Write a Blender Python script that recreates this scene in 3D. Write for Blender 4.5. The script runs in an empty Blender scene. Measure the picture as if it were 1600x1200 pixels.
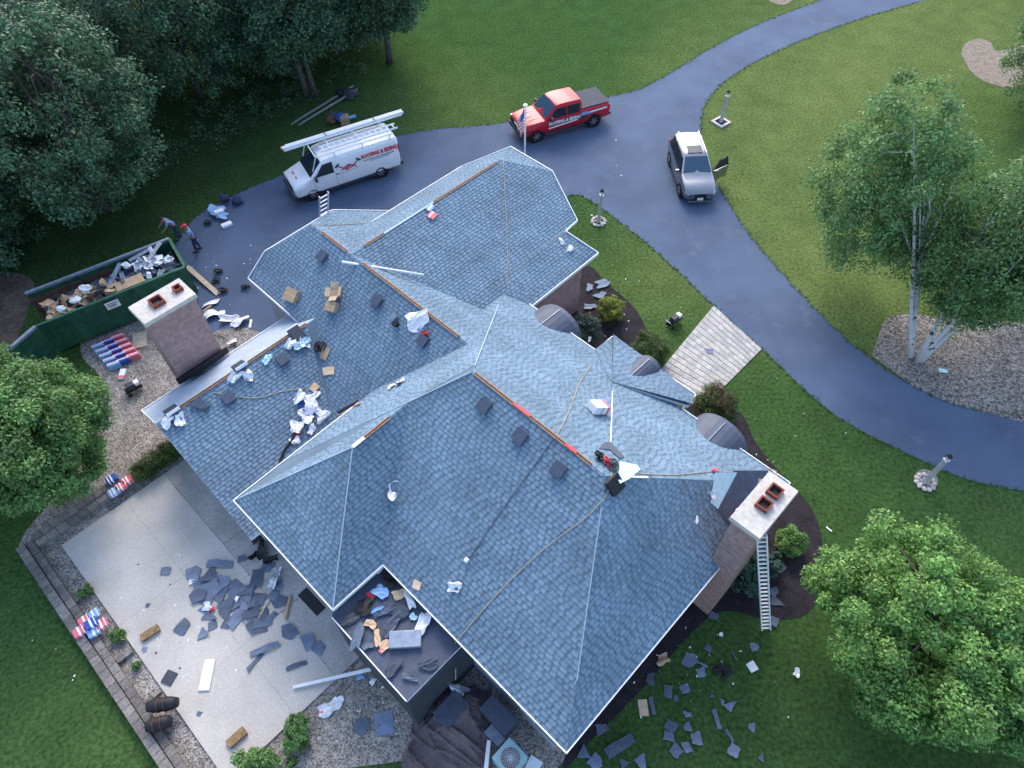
import bpy, math, random
import numpy as np
from mathutils import Vector, Matrix
random.seed(7); rng = np.random.default_rng(7)
R = math.radians
scene = bpy.context.scene
col = scene.collection
# ------------------------------------------------------------------ camera
CAMH, FPX, NAD = 25.0, 1109.0, (805.0, 1430.0)
_th = math.atan2(math.hypot(NAD[0]-800, NAD[1]-600), FPX); _r = math.atan2(NAD[0]-800, NAD[1]-600)
_fw = Vector((0, math.sin(_th), -math.cos(_th))); _rt = Vector((1, 0, 0)); _up = _rt.cross(_fw)
CR = _rt*math.cos(_r) - _up*math.sin(_r); CU = _up*math.cos(_r) + _rt*math.sin(_r); CF = _fw
cam_d = bpy.data.cameras.new('camera'); cam = bpy.data.objects.new('camera', cam_d); col.objects.link(cam)
cam.matrix_world = Matrix(((CR.x, CU.x, -CF.x, 0), (CR.y, CU.y, -CF.y, 0), (CR.z, CU.z, -CF.z, CAMH), (0, 0, 0, 1)))
cam_d.sensor_width = 36; cam_d.lens = 36*FPX/1600; cam_d.clip_end = 2000; cam_d.clip_start = .1
scene.camera = cam
# ------------------------------------------------------------------ light
SUN_EL, SUN_AZ = 36, 4            # degrees above the horizon, degrees left of +Y (beyond the house)
w = bpy.data.worlds.new('World'); scene.world = w; w.use_nodes = True
nt_ = w.node_tree; bg = nt_.nodes['Background']
sky = nt_.nodes.new('ShaderNodeTexSky'); sky.sky_type = 'NISHITA'; sky.sun_disc = False
sky.sun_elevation = R(SUN_EL); sky.sun_rotation = R(-SUN_AZ); sky.dust_density = 2.0; sky.ozone_density = 1.4
nt_.links.new(sky.outputs[0], bg.inputs[0]); bg.inputs[1].default_value = .15
sd = bpy.data.lights.new('sun', 'SUN'); sd.energy = .8; sd.angle = R(32); sd.color = (1, .95, .88)
so = bpy.data.objects.new('sun', sd); col.objects.link(so)
_sv = Vector((-math.sin(R(SUN_AZ))*math.cos(R(SUN_EL)), math.cos(R(SUN_AZ))*math.cos(R(SUN_EL)), math.sin(R(SUN_EL))))
so.rotation_euler = _sv.to_track_quat('Z', 'Y').to_euler(); so.location = _sv*60
vs = scene.view_settings; vs.view_transform = 'Standard'; vs.look = 'None'; vs.gamma = 1; vs.exposure = 1.6
scene.render.resolution_x, scene.render.resolution_y = 1024, 768
# ------------------------------------------------------------------ pixel <-> place
def ray(u, v): return CF*FPX + CR*(u-800) - CU*(v-600)
def G(u, v, z=0.0):
    d = ray(u, v); t = (z-CAMH)/d.z; return Vector((0, 0, CAMH)) + d*t
_a = R(45.8)
QV = Vector((math.cos(_a), math.sin(_a), 0)); PV = Vector((math.sin(_a), -math.cos(_a), 0)); ZV = Vector((0, 0, 1))
def Hs(p, q, z=0.0): return PV*p + QV*q + ZV*z           # house axes -> world
def pq(u, v, z): x = G(u, v, z); return x.dot(PV), x.dot(QV)
# ------------------------------------------------------------------ materials
MATS = {}
def mat(name, c, rough=.8, spec=.3, metal=0, n1=(8, .15), n2=None, bump=None, attr=False, trans=0, coat=0, vor=None, brick=None, big=None):
    if name in MATS: return MATS[name]
    m = bpy.data.materials.new(name); m.use_nodes = True; t = m.node_tree; N = t.nodes; L = t.links
    b = N['Principled BSDF']; b.inputs['Roughness'].default_value = rough; b.inputs['Metallic'].default_value = metal
    b.inputs['Specular IOR Level'].default_value = spec; b.inputs['Coat Weight'].default_value = coat
    tc = N.new('ShaderNodeTexCoord'); out = None
    rgb = N.new('ShaderNodeRGB'); rgb.outputs[0].default_value = (*c, 1); out = rgb.outputs[0]
    def mul(a, bsock):
        x = N.new('ShaderNodeMix'); x.data_type = 'RGBA'; x.blend_type = 'MULTIPLY'; x.inputs[0].default_value = 1
        L.new(a, x.inputs[6]); L.new(bsock, x.inputs[7]); return x.outputs[2]
    def noise(sc, amt, det=4, stretch=None):
        nz = N.new('ShaderNodeTexNoise'); nz.inputs['Scale'].default_value = sc; nz.inputs['Detail'].default_value = det
        L.new(tc.outputs['Object'], nz.inputs['Vector'])
        mr = N.new('ShaderNodeMapRange'); mr.inputs[1].default_value = .3; mr.inputs[2].default_value = .7
        mr.inputs[3].default_value = 1-amt; mr.inputs[4].default_value = 1+amt; L.new(nz.outputs[0], mr.inputs[0]); return mr.outputs[0]
    if brick:
        bt = N.new('ShaderNodeTexBrick'); dt = N.new('ShaderNodeVectorMath'); dt.operation = 'DOT_PRODUCT'; dt.inputs[1].default_value = brick[2]; sx_ = N.new('ShaderNodeSeparateXYZ'); cx_ = N.new('ShaderNodeCombineXYZ')
        L.new(tc.outputs['Object'], dt.inputs[0]); L.new(tc.outputs['Object'], sx_.inputs[0]); L.new(dt.outputs['Value'], cx_.inputs[0]); L.new(sx_.outputs[2], cx_.inputs[1]); L.new(cx_.outputs[0], bt.inputs[0])
        bt.inputs['Color1'].default_value = (*c, 1); bt.inputs['Color2'].default_value = (*brick[0], 1); bt.inputs['Mortar'].default_value = (*brick[1], 1)
        bt.inputs['Scale'].default_value = 1; bt.inputs['Brick Width'].default_value = .21; bt.inputs['Row Height'].default_value = .075; bt.inputs['Mortar Size'].default_value = .008
        out = bt.outputs[0]
    if vor:
        vt = N.new('ShaderNodeTexVoronoi'); vt.inputs['Scale'].default_value = vor[0]; L.new(tc.outputs['Object'], vt.inputs[0])
        cr = N.new('ShaderNodeValToRGB'); cr.color_ramp.elements[0].color = (*vor[1], 1); cr.color_ramp.elements[1].color = (*vor[2], 1)
        sep = N.new('ShaderNodeSeparateColor'); L.new(vt.outputs['Color'], sep.inputs[0]); L.new(sep.outputs[0], cr.inputs[0])
        out = mul(cr.outputs[0], cr.outputs[0]) if False else cr.outputs[0]
    if attr:
        at = N.new('ShaderNodeAttribute'); at.attribute_name = 'Col'; out = mul(out, at.outputs[0])
    if n1: out = mul(out, noise(*n1))
    if n2: out = mul(out, noise(*n2))
    if big:      # blend with a second colour in patches: (scale, colour, lo, hi)
        nz = N.new('ShaderNodeTexNoise'); nz.inputs['Scale'].default_value = big[0]; nz.inputs['Detail'].default_value = 5
        L.new(tc.outputs['Object'], nz.inputs['Vector']); mr = N.new('ShaderNodeMapRange'); mr.inputs[1].default_value = big[2]; mr.inputs[2].default_value = big[3]
        L.new(nz.outputs[0], mr.inputs[0]); x = N.new('ShaderNodeMix'); x.data_type = 'RGBA'; L.new(mr.outputs[0], x.inputs[0]); L.new(out, x.inputs[6])
        c2 = N.new('ShaderNodeRGB'); c2.outputs[0].default_value = (*big[1], 1)
        x2 = mul(c2.outputs[0], noise(*n1)) if n1 else c2.outputs[0]
        L.new(x2, x.inputs[7]); out = x.outputs[2]
    L.new(out, b.inputs['Base Color'])
    if bump:
        if vor: h = vt.outputs['Distance']
        else:
            nz = N.new('ShaderNodeTexNoise'); nz.inputs['Scale'].default_value = bump[0]; nz.inputs['Detail'].default_value = 6
            L.new(tc.outputs['Object'], nz.inputs['Vector']); h = nz.outputs[0]
        bp = N.new('ShaderNodeBump'); bp.inputs['Strength'].default_value = bump[1]; bp.inputs['Distance'].default_value = bump[2] if len(bump) > 2 else .02
        L.new(h, bp.inputs['Height']); L.new(bp.outputs[0], b.inputs['Normal'])
    if trans:
        tr = N.new('ShaderNodeBsdfTranslucent'); L.new(out, tr.inputs[0]); ms = N.new('ShaderNodeMixShader'); ms.inputs[0].default_value = trans
        L.new(b.outputs[0], ms.inputs[1]); L.new(tr.outputs[0], ms.inputs[2]); L.new(ms.outputs[0], N['Material Output'].inputs[0])
    MATS[name] = m; return m
M = {}
M['lawn'] = mat('lawn', (1, 1, 1), 1.0, .0, n1=(7, .42, 14), n2=(.8, .13, 8), bump=(30, .9, .06), attr=True, big=(2.6, (.085, .105, .045), .66, .84))
M['wood_floor'] = mat('wood_floor', (.028, .034, .018), .95, .1, n1=(6, .5, 8), n2=(.8, .4), bump=(12, .8, .08), big=(.35, (.06, .045, .035), .52, .66))
M['asphalt'] = mat('asphalt', (.076, .108, .172), .85, .2, n1=(45, .2, 8), n2=(.3, .2, 6), bump=(150, .3, .01), big=(1.1, (.095, .128, .19), .55, .75))
M['mulch'] = mat('mulch', (.035, .03, .035), .95, .1, n1=(25, .5, 8), n2=(2, .25), bump=(40, .9, .05))
M['gravel'] = mat('gravel', (.3, .27, .24), .9, .2, n1=(3, .2), n2=(.7, .15), vor=(22, (.10, .085, .075), (.42, .38, .34)), bump=(1, .7, .03))
M['birch_gravel'] = mat('birch_gravel', (.3, .27, .24), .9, .2, n1=(4, .25), n2=(.7, .15), vor=(14, (.06, .055, .055), (.34, .30, .27)), bump=(1, .8, .04))
M['pale_gravel'] = mat('pale_gravel', (.3, .27, .24), .9, .2, n1=(3, .2), vor=(20, (.15, .12, .095), (.30, .25, .20)), bump=(1, .6, .03))
M['concrete'] = mat('concrete', (.49, .45, .405), .9, .15, n1=(24, .16, 10), n2=(.6, .13, 12), bump=(22, .25, .02))
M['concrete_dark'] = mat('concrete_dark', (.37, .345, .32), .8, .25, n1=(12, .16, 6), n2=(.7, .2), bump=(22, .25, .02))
M['block'] = mat('block', (.19, .17, .155), .9, .2, n1=(9, .25, 6), attr=True, bump=(35, .5, .02))
M['paver'] = mat('paver', (.46, .44, .42), .85, .25, n1=(10, .15, 6), attr=True, bump=(40, .4, .01))
M['joint'] = mat('joint', (.42, .39, .36), .95, .1)
M['shingle'] = mat('shingle', (.155, .222, .288), .95, .12, n1=(60, .24, 6), n2=(.7, .15, 8), attr=True)
M['underlay'] = mat('underlay', (.36, .42, .50), .7, .3, n1=(3, .08), n2=(40, .05))
M['trim'] = mat('trim', (.78, .79, .80), .5, .4, n1=(4, .06))
M['white'] = mat('white', (.8, .8, .8), .6, .3, n1=(6, .06), bump=(7, .5, .05))
M['siding'] = mat('siding', (.33, .36, .43), .7, .3, n1=(3, .08))
M['brick'] = mat('brick', (.36, .215, .195), .9, .2, n1=(5, .2), n2=(60, .15), brick=((.28, .165, .155), (.4, .33, .31), tuple(QV)), bump=(60, .4, .01))
M['brick_s'] = mat('brick_s', (.36, .215, .195), .9, .2, n1=(5, .2), n2=(60, .15), brick=((.28, .165, .155), (.4, .33, .31), tuple(PV)), bump=(60, .4, .01))
M['cap'] = mat('cap', (.5, .46, .415), .85, .2, n1=(7, .14, 6), n2=(1.2, .08), bump=(30, .3, .02))
M['clay'] = mat('clay', (.19, .055, .035), .85, .2, n1=(9, .25))
M['copper'] = mat('copper', (.075, .088, .125), .6, .3, 0, n1=(3, .15))
M['membrane'] = mat('membrane', (.075, .088, .125), .75, .3, n1=(3, .2), n2=(20, .12), bump=(6, .3, .04))
M['slot'] = mat('slot', (.34, .20, .12), .8, .2, n1=(12, .3))
M['red_tape'] = mat('red_tape', (.55, .06, .06), .5, .3, n1=(12, .2))
M['black'] = mat('black', (.018, .018, .022), .6, .3, n1=(10, .3))
M['dark'] = mat('dark', (.05, .055, .07), .6, .3, n1=(9, .25))
M['vent'] = mat('vent', (.06, .075, .11), .5, .4, n1=(8, .15))
M['scrap'] = mat('scrap', (.125, .155, .205), .85, .3, n1=(30, .25, 6), n2=(2, .2), attr=True)
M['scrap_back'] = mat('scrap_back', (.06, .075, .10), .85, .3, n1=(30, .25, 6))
M['card'] = mat('card', (.42, .30, .19), .85, .2, n1=(5, .15), attr=True)
M['paper'] = mat('paper', (.78, .77, .78), .7, .3, n1=(9, .12), bump=(6, .6, .06), attr=True)
M['plastic'] = mat('plastic', (.20, .22, .26), .35, .5, n1=(6, .3))
M['dirt'] = mat('dirt', (.11, .085, .07), .95, .1, n1=(5, .35, 8), n2=(.9, .25), bump=(14, .6, .05))
M['ply'] = mat('ply', (.50, .40, .29), .8, .2, n1=(6, .18), n2=(25, .1))
M['timber'] = mat('timber', (.24, .16, .08), .85, .2, n1=(7, .3), n2=(40, .15))
M['metal'] = mat('metal', (.55, .58, .62), .4, .5, .7, n1=(6, .12))
M['rope'] = mat('rope', (.42, .36, .24), .9, .1, n1=(60, .3))
M['rope_dark'] = mat('rope_dark', (.10, .11, .13), .9, .1, n1=(60, .3))
M['green_steel'] = mat('green_steel', (.02, .10, .06), .55, .4, .2, n1=(3, .3), n2=(14, .15))
M['rust'] = mat('rust', (.13, .075, .055), .85, .2, .2, n1=(4, .4), n2=(20, .2))
M['grey_steel'] = mat('grey_steel', (.22, .27, .34), .5, .4, .4, n1=(5, .2))
M['glass'] = mat('glass', (.02, .028, .04), .08, .6, n1=None)
M['glass_sky'] = mat('glass_sky', (.05, .09, .14), .06, .8, n1=None)
M['tyre'] = mat('tyre', (.014, .014, .016), .8, .2, n1=(20, .2))
M['rim'] = mat('rim', (.5, .51, .53), .35, .5, .8, n1=None)
M['van_white'] = mat('van_white', (.80, .81, .82), .3, .5, n1=(2, .03), coat=.5)
M['truck_red'] = mat('truck_red', (.46, .01, .028), .45, .3, n1=(2, .05), coat=.15)
M['suv_silver'] = mat('suv_silver', (.27, .28, .295), .3, .5, .9, n1=(2, .03), coat=.6)
M['ton'] = mat('ton', (.05, .06, .08), .75, .2, n1=(3, .06))
M['red'] = mat('red', (.60, .03, .045), .5, .3, n1=(8, .1))
M['pink'] = mat('pink', (.72, .16, .20), .5, .3, n1=(8, .1))
M['blue'] = mat('blue', (.035, .09, .36), .5, .3, n1=(8, .12))
M['ltblue'] = mat('ltblue', (.22, .38, .62), .6, .3, n1=(8, .12))
M['cyan'] = mat('cyan', (.42, .62, .68), .6, .3, n1=(6, .12))
M['tarp'] = mat('tarp', (.125, .092, .10), .5, .4, n1=(4, .15), n2=(.9, .15), bump=(7, 1.0, .12))
M['ac'] = mat('ac', (.30, .47, .50), .55, .4, n1=(5, .1))
M['lamp'] = mat('lamp', (.42, .43, .45), .7, .3, n1=(8, .12))
M['lampglass'] = mat('lampglass', (.7, .7, .66), .2, .5, n1=None)
M['stone'] = mat('stone', (.5, .46, .43), .9, .2, n1=(10, .25), attr=True)
M['skin'] = mat('skin', (.34, .19, .13), .6, .3, n1=None)
M['denim'] = mat('denim', (.045, .06, .11), .9, .1, n1=(20, .25))
M['shirt'] = mat('shirt', (.17, .28, .48), .9, .1, n1=(12, .2))
M['bark_dark'] = mat('bark_dark', (.085, .075, .07), .95, .1, n1=(9, .4, 6), bump=(18, .8, .05))
M['bark_birch'] = mat('bark_birch', (.55, .54, .53), .8, .2, n1=(3, .12), big=(3.2, (.07, .065, .06), .56, .62))
def leafmat(n, c, tr=.35): return mat(n, c, .55, .35, n1=None, attr=True, trans=tr)
M['leaf_bright'] = leafmat('leaf_bright', (.165, .31, .08))
M['leaf_mid'] = leafmat('leaf_mid', (.145, .27, .08))
M['leaf_birch'] = leafmat('leaf_birch', (.155, .28, .10))
M['leaf_dark'] = leafmat('leaf_dark', (.06, .13, .068), .25)
M['leaf_yellow'] = leafmat('leaf_yellow', (.22, .26, .04))
M['leaf_box'] = leafmat('leaf_box', (.06, .10, .025))
M['leaf_spruce'] = leafmat('leaf_spruce', (.035, .075, .055), .2)
M['leaf_red'] = leafmat('leaf_red', (.13, .07, .04))
# ------------------------------------------------------------------ mesh builder
class MB:
    def __init__(s): s.v = []; s.f = []; s.m = []; s.c = []
    def add(s, vs, fs, mi=0, c=None):
        o = len(s.v); s.v += [Vector(x) for x in vs]
        for f in fs: s.f.append([o+i for i in f]); s.m.append(mi); s.c.append(c or (1, 1, 1))
    def hexa(s, b, t, mi=0, c=None):      # bottom ring, top ring (same count)
        n = len(b); s.add(list(b)+list(t), [list(range(n))[::-1], list(range(n, 2*n))]+[[i, (i+1) % n, n+(i+1) % n, n+i] for i in range(n)], mi, c)
    def box(s, c, sz, ax=None, mi=0, cl=None):
        c = Vector(c); X, Y, Z = ax or (Vector((1, 0, 0)), Vector((0, 1, 0)), ZV); x, y, z = sz[0]/2, sz[1]/2, sz[2]/2
        s.hexa([c+X*a+Y*b-Z*z for a, b in ((-x, -y), (x, -y), (x, y), (-x, y))], [c+X*a+Y*b+Z*z for a, b in ((-x, -y), (x, -y), (x, y), (-x, y))], mi, cl)
    def prism(s, poly, dz, mi=0, c=None):     # poly: world points, extruded by vector dz
        dz = Vector(dz); s.hexa(poly, [Vector(p)+dz for p in poly], mi, c)
    def bar(s, a, b, wd, ht, up=ZV, mi=0, c=None):
        a = Vector(a); b = Vector(b); d = (b-a).normalized(); sx = d.cross(up).normalized(); u = sx.cross(d).normalized()
        s.box((a+b)/2, ((b-a).length, wd, ht), (d, sx, u), mi, c)
    def tube(s, pts, r, n=6, mi=0, c=None, cap=True):
        pts = [Vector(p) for p in pts]; rs = r if isinstance(r, (list, tuple)) else [r]*len(pts); o = len(s.v); prev = None
        for i, p in enumerate(pts):
            d = (pts[min(i+1, len(pts)-1)]-pts[max(i-1, 0)]).normalized()
            if prev is None: prev = d.orthogonal().normalized()
            x = (prev-d*prev.dot(d)).normalized(); prev = x; y = d.cross(x)
            for k in range(n): a = 2*math.pi*k/n; s.v.append(p+(x*math.cos(a)+y*math.sin(a))*rs[i])
        for i in range(len(pts)-1):
            for k in range(n): s.f.append([o+i*n+k, o+i*n+(k+1) % n, o+(i+1)*n+(k+1) % n, o+(i+1)*n+k]); s.m.append(mi); s.c.append(c or (1, 1, 1))
        if cap:
            s.f.append([o+k for k in range(n)][::-1]); s.m.append(mi); s.c.append(c or (1, 1, 1))
            e = o+(len(pts)-1)*n; s.f.append([e+k for k in range(n)]); s.m.append(mi); s.c.append(c or (1, 1, 1))
    def lump(s, c, r, sq=(1, 1, 1), jit=.25, mi=0, cl=None, n=6, seed=None):
        rd = random.Random(seed if seed is not None else random.random()); c = Vector(c); vs = []; fs = []
        for i in range(1, n):
            for k in range(n+2):
                th = math.pi*i/n; ph = 2*math.pi*k/(n+2); q = 1+rd.uniform(-jit, jit)
                vs.append(c+Vector((math.sin(th)*math.cos(ph)*sq[0], math.sin(th)*math.sin(ph)*sq[1], math.cos(th)*sq[2]))*r*q)
        m = n+2; vs += [c+Vector((0, 0, sq[2]*r)), c-Vector((0, 0, sq[2]*r))]; tp = len(vs)-2
        for i in range(n-2):
            for k in range(m): fs.append([i*m+k, (i+1)*m+k, (i+1)*m+(k+1) % m, i*m+(k+1) % m])
        for k in range(m): fs.append([tp, k, (k+1) % m]); fs.append([tp+1, (n-2)*m+(k+1) % m, (n-2)*m+k])
        s.add(vs, fs, mi, cl)
    def build(s, name, mats, parent=None, local=False, smooth=False):
        me = bpy.data.meshes.new(name); off = parent.location if (parent is not None and not local) else Vector((0, 0, 0))
        if parent is not None and parent.parent is not None and not local: off = off + parent.parent.location
        me.from_pydata([tuple(v-off) for v in s.v], [], s.f); mats = mats if isinstance(mats, (list, tuple)) else [mats]
        for m in mats: me.materials.append(M[m] if isinstance(m, str) else m)
        if len(mats) > 1: me.polygons.foreach_set('material_index', s.m)
        if any(x != (1, 1, 1) for x in s.c) or any(x.name in ATTRM for x in me.materials):
            at = me.attributes.new('Col', 'FLOAT_COLOR', 'FACE'); at.data.foreach_set('color', np.array([(*x, 1) for x in s.c], np.float32).ravel())
        if smooth: me.polygons.foreach_set('use_smooth', [True]*len(me.polygons))
        me.update(); o = bpy.data.objects.new(name, me); col.objects.link(o); o.parent = parent; return o
ATTRM = {'lawn', 'block', 'paver', 'shingle', 'scrap', 'card', 'paper', 'stone'} | {k for k in M if k.startswith('leaf')}
def tag(o, label=None, cat=None, group=None, kind=None):
    for k, v in (('label', label), ('category', cat), ('group', group), ('kind', kind)):
        if v: o[k] = v
    return o
def thing(name, label, cat, loc=(0, 0, 0), rz=0, group=None):
    o = bpy.data.objects.new(name, None); col.objects.link(o); o.location = loc; o.rotation_euler = (0, 0, rz); o.empty_display_size = .2
    return tag(o, label, cat, group)
def sheet(name, pts, z, m, kind='structure', wob=0):
    mb = MB(); mb.add([Vector((p[0], p[1], z)) for p in pts], [list(range(len(pts)))]); o = mb.build(name, m); return tag(o, kind=kind)
def smooth_px(pts, n=6):
    out = []; L = len(pts)
    for i in range(L-1):
        p0, p1, p2, p3 = pts[max(i-1, 0)], pts[i], pts[i+1], pts[min(i+2, L-1)]
        for k in range(n):
            t = k/n; out.append(tuple(.5*(2*p1[j]+(p2[j]-p0[j])*t+(2*p0[j]-5*p1[j]+4*p2[j]-p3[j])*t*t+(3*p1[j]-p0[j]-3*p2[j]+p3[j])*t**3) for j in (0, 1)))
    out.append(pts[-1]); return out
def pxsheet(name, pts, z, m, n=6, kind='structure'):
    return sheet(name, [G(u, v, 0) for u, v in (smooth_px(pts, n) if n else pts)], z, m, kind)
# ================================================================== GROUND
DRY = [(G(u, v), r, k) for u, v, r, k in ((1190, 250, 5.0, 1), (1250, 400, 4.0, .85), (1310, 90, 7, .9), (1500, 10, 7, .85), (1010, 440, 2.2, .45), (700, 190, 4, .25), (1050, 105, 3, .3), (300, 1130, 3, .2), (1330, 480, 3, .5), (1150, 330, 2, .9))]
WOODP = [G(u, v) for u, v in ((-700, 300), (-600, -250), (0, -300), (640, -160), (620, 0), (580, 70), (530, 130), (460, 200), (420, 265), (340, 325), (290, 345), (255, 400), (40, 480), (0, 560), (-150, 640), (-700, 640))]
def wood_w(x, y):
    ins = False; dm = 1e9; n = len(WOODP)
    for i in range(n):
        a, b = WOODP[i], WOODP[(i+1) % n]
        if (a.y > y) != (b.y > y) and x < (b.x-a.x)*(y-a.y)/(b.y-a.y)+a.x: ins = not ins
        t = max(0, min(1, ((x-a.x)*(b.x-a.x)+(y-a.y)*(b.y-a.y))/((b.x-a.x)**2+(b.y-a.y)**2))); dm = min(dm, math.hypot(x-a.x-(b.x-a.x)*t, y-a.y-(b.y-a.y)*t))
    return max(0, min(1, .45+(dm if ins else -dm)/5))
gx = np.concatenate([[-200, -120, -80], np.arange(-60, 61, 1.5), [80, 120, 200]]); mb = MB(); ng = len(gx); cc_ = []
rg_ = random.Random(3); PH = [(rg_.uniform(.1, .6), rg_.uniform(0, 6.28), rg_.uniform(0, 6.28)) for _ in range(7)]
for y in gx:
    for x in gx:
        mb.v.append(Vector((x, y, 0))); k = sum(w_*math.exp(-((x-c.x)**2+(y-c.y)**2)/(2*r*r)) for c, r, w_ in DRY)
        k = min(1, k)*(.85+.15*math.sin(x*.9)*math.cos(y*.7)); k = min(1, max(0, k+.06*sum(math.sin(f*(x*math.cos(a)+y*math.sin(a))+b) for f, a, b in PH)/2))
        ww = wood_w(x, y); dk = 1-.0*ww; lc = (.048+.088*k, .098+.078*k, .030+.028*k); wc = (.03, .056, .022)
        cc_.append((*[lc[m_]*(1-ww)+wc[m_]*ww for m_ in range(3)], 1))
for i in range(ng-1):
    for j in range(ng-1): mb.f.append([i*ng+j, i*ng+j+1, (i+1)*ng+j+1, (i+1)*ng+j]); mb.m.append(0); mb.c.append((1, 1, 1))
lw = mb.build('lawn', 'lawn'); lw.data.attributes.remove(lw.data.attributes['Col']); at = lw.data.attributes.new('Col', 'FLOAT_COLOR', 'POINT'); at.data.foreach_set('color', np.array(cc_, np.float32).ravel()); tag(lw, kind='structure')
DRV = [(250, 480), (255, 420), (300, 345), (360, 308), (450, 270), (630, 210), (800, 190), (950, 152), (1010, 135), (1100, 82), (1180, 40), (1270, 5), (1420, -50), (1700, -120), (2300, -230), (2300, -180), (1700, -62), (1430, 5), (1300, 45), (1180, 97), (1110, 150), (1095, 205), (1110, 265), (1140, 320), (1185, 385), (1260, 468), (1340, 545), (1430, 605), (1520, 640), (1700, 672),
    (1800, 800), (1600, 768), (1500, 745), (1400, 700), (1300, 645), (1190, 545), (1115, 478), (1060, 425), (985, 360), (890, 305), (860, 420), (600, 560), (420, 560), (330, 520), (290, 500)]
pxsheet('driveway', DRV, .008, 'asphalt', 6)
pxsheet('mulch_bed', [(880, 520), (860, 450), (915, 415), (945, 440), (990, 480), (1010, 515), (1030, 560), (1010, 590), (960, 600)], .012, 'mulch', 5)
pxsheet('mulch_bed', [(1068, 628), (1150, 640), (1180, 690), (1215, 735), (1265, 790), (1284, 840), (1285, 900), (1262, 958), (1200, 968), (1130, 955), (1080, 990), (1000, 1080), (930, 1150), (880, 1190), (1000, 900), (1100, 700)], .013, 'mulch', 5)
pxsheet('birch_bed', [(1362, 556), (1378, 510), (1395, 493), (1440, 492), (1500, 500), (1540, 500), (1600, 505), (1720, 520), (1720, 670), (1520, 640), (1430, 606)], .012, 'birch_gravel', 5)
pxsheet('tree_bed', [(1502, 85), (1508, 68), (1530, 61), (1548, 66), (1560, 80), (1620, 70), (1680, 100), (1660, 150), (1590, 140), (1540, 128), (1515, 110)], .012, 'pale_gravel', 5)
pxsheet('tree_bed', [(1200, -12), (1225, -12), (1240, -4), (1228, 7), (1212, 6), (1200, 0)], .012, 'pale_gravel', 5)
sheet('gravel_bed', [Hs(*x) for x in ((-26, 1.3), (-20.6, 1.3), (-20.0, 1.3), (-14, 1.3), (-14, 8.6), (-20.4, 8.6), (-24.3, 7.2), (-25, 6.4), (-26, 4))], .009, 'gravel')
sheet('gravel_bed', [Hs(*x) for x in ((-20.9, -4.8), (-8, -4.8), (-8, -3.4), (-19.6, -3.4), (-19.6, 1.3), (-20.9, 1.3))], .009, 'gravel')
sheet('gravel_bed', [Hs(*x) for x in ((-9.2, -4.9), (-7.3, -4.6), (-6.6, -1.3), (-5.2, .4), (-2.2, 1.0), (-1.6, 3.4), (-1.3, 10.4), (-2, 10.5), (-2, 4.2), (-9.2, 4.2))], .010, 'gravel')
pxsheet('gravel_bed', [(125, 528), (190, 498), (262, 500), (335, 525), (320, 600), (260, 650), (300, 745), (170, 800), (70, 885), (30, 850), (100, 760), (150, 690), (160, 600), (130, 560), (125, 528)], .0105, 'gravel', 4)
pxsheet('dirt_patch', [(-80, 440), (10, 425), (52, 440), (45, 480), (30, 520), (10, 560), (-80, 580), (-80, 440)], .006, 'dirt', 4)
# patio in slabs
pat = sheet('patio', [Hs(p, q) for p, q in ((-19.98, -3.8), (-8.7, -3.8), (-8.7, 1.9), (-19.98, 1.9))], .016, 'joint')
pe = [-19.98, -15.6, -11.9, -8.7]; qe = [-3.8, -1.2, .45]
for i in range(3):
    for j in range(2):
        mb = MB(); g = .003
        mb.prism([Hs(p, q, .02) for p, q in ((pe[i]+g, qe[j]+g), (pe[i+1]-g, qe[j]+g), (pe[i+1]-g, qe[j+1]-g), (pe[i]+g, qe[j+1]-g))], (0, 0, .05)); mb.build('patio_slab', 'concrete', pat)
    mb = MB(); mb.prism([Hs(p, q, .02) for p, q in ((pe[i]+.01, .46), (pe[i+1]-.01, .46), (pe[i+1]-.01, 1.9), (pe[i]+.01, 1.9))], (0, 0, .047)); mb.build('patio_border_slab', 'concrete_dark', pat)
# block retaining wall along the lawn
bw = thing('block_wall', 'low grey block retaining wall between the left lawn and the patio gravel', 'wall', Hs(-20, -5.1))
def blocks(p0, q0, p1, q1, n, wd, ht):
    a = Hs(p0, q0); b = Hs(p1, q1)
    for i in range(n):
        x = a.lerp(b, i/n); y = a.lerp(b, (i+1)/n); d = (y-x).normalized()*.008; mb = MB(); k = random.uniform(.75, 1.3)
        mb.bar(x+d+ZV*(ht/2), y-d+ZV*(ht/2+random.uniform(-.006, .01)), wd, ht, c=(k, k, k)); mb.build('block', 'block', bw)
blocks(-20.9, -4.86, -8.0, -4.86, 40, .30, .32); blocks(-20.9, -4.55, -8.0, -4.55, 36, .26, .24)
blocks(-20.9, -4.4, -20.9, 1.2, 16, .30, .3); blocks(-20.6, -4.4, -20.6, 1.2, 14, .26, .24)
for pp in (-17.55, -14.5): blocks(pp, -4.4, pp, -3.85, 2, .2, .16)
blocks(-12.6, -4.4, -12.6, -3.85, 2, .12, .14)
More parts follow.
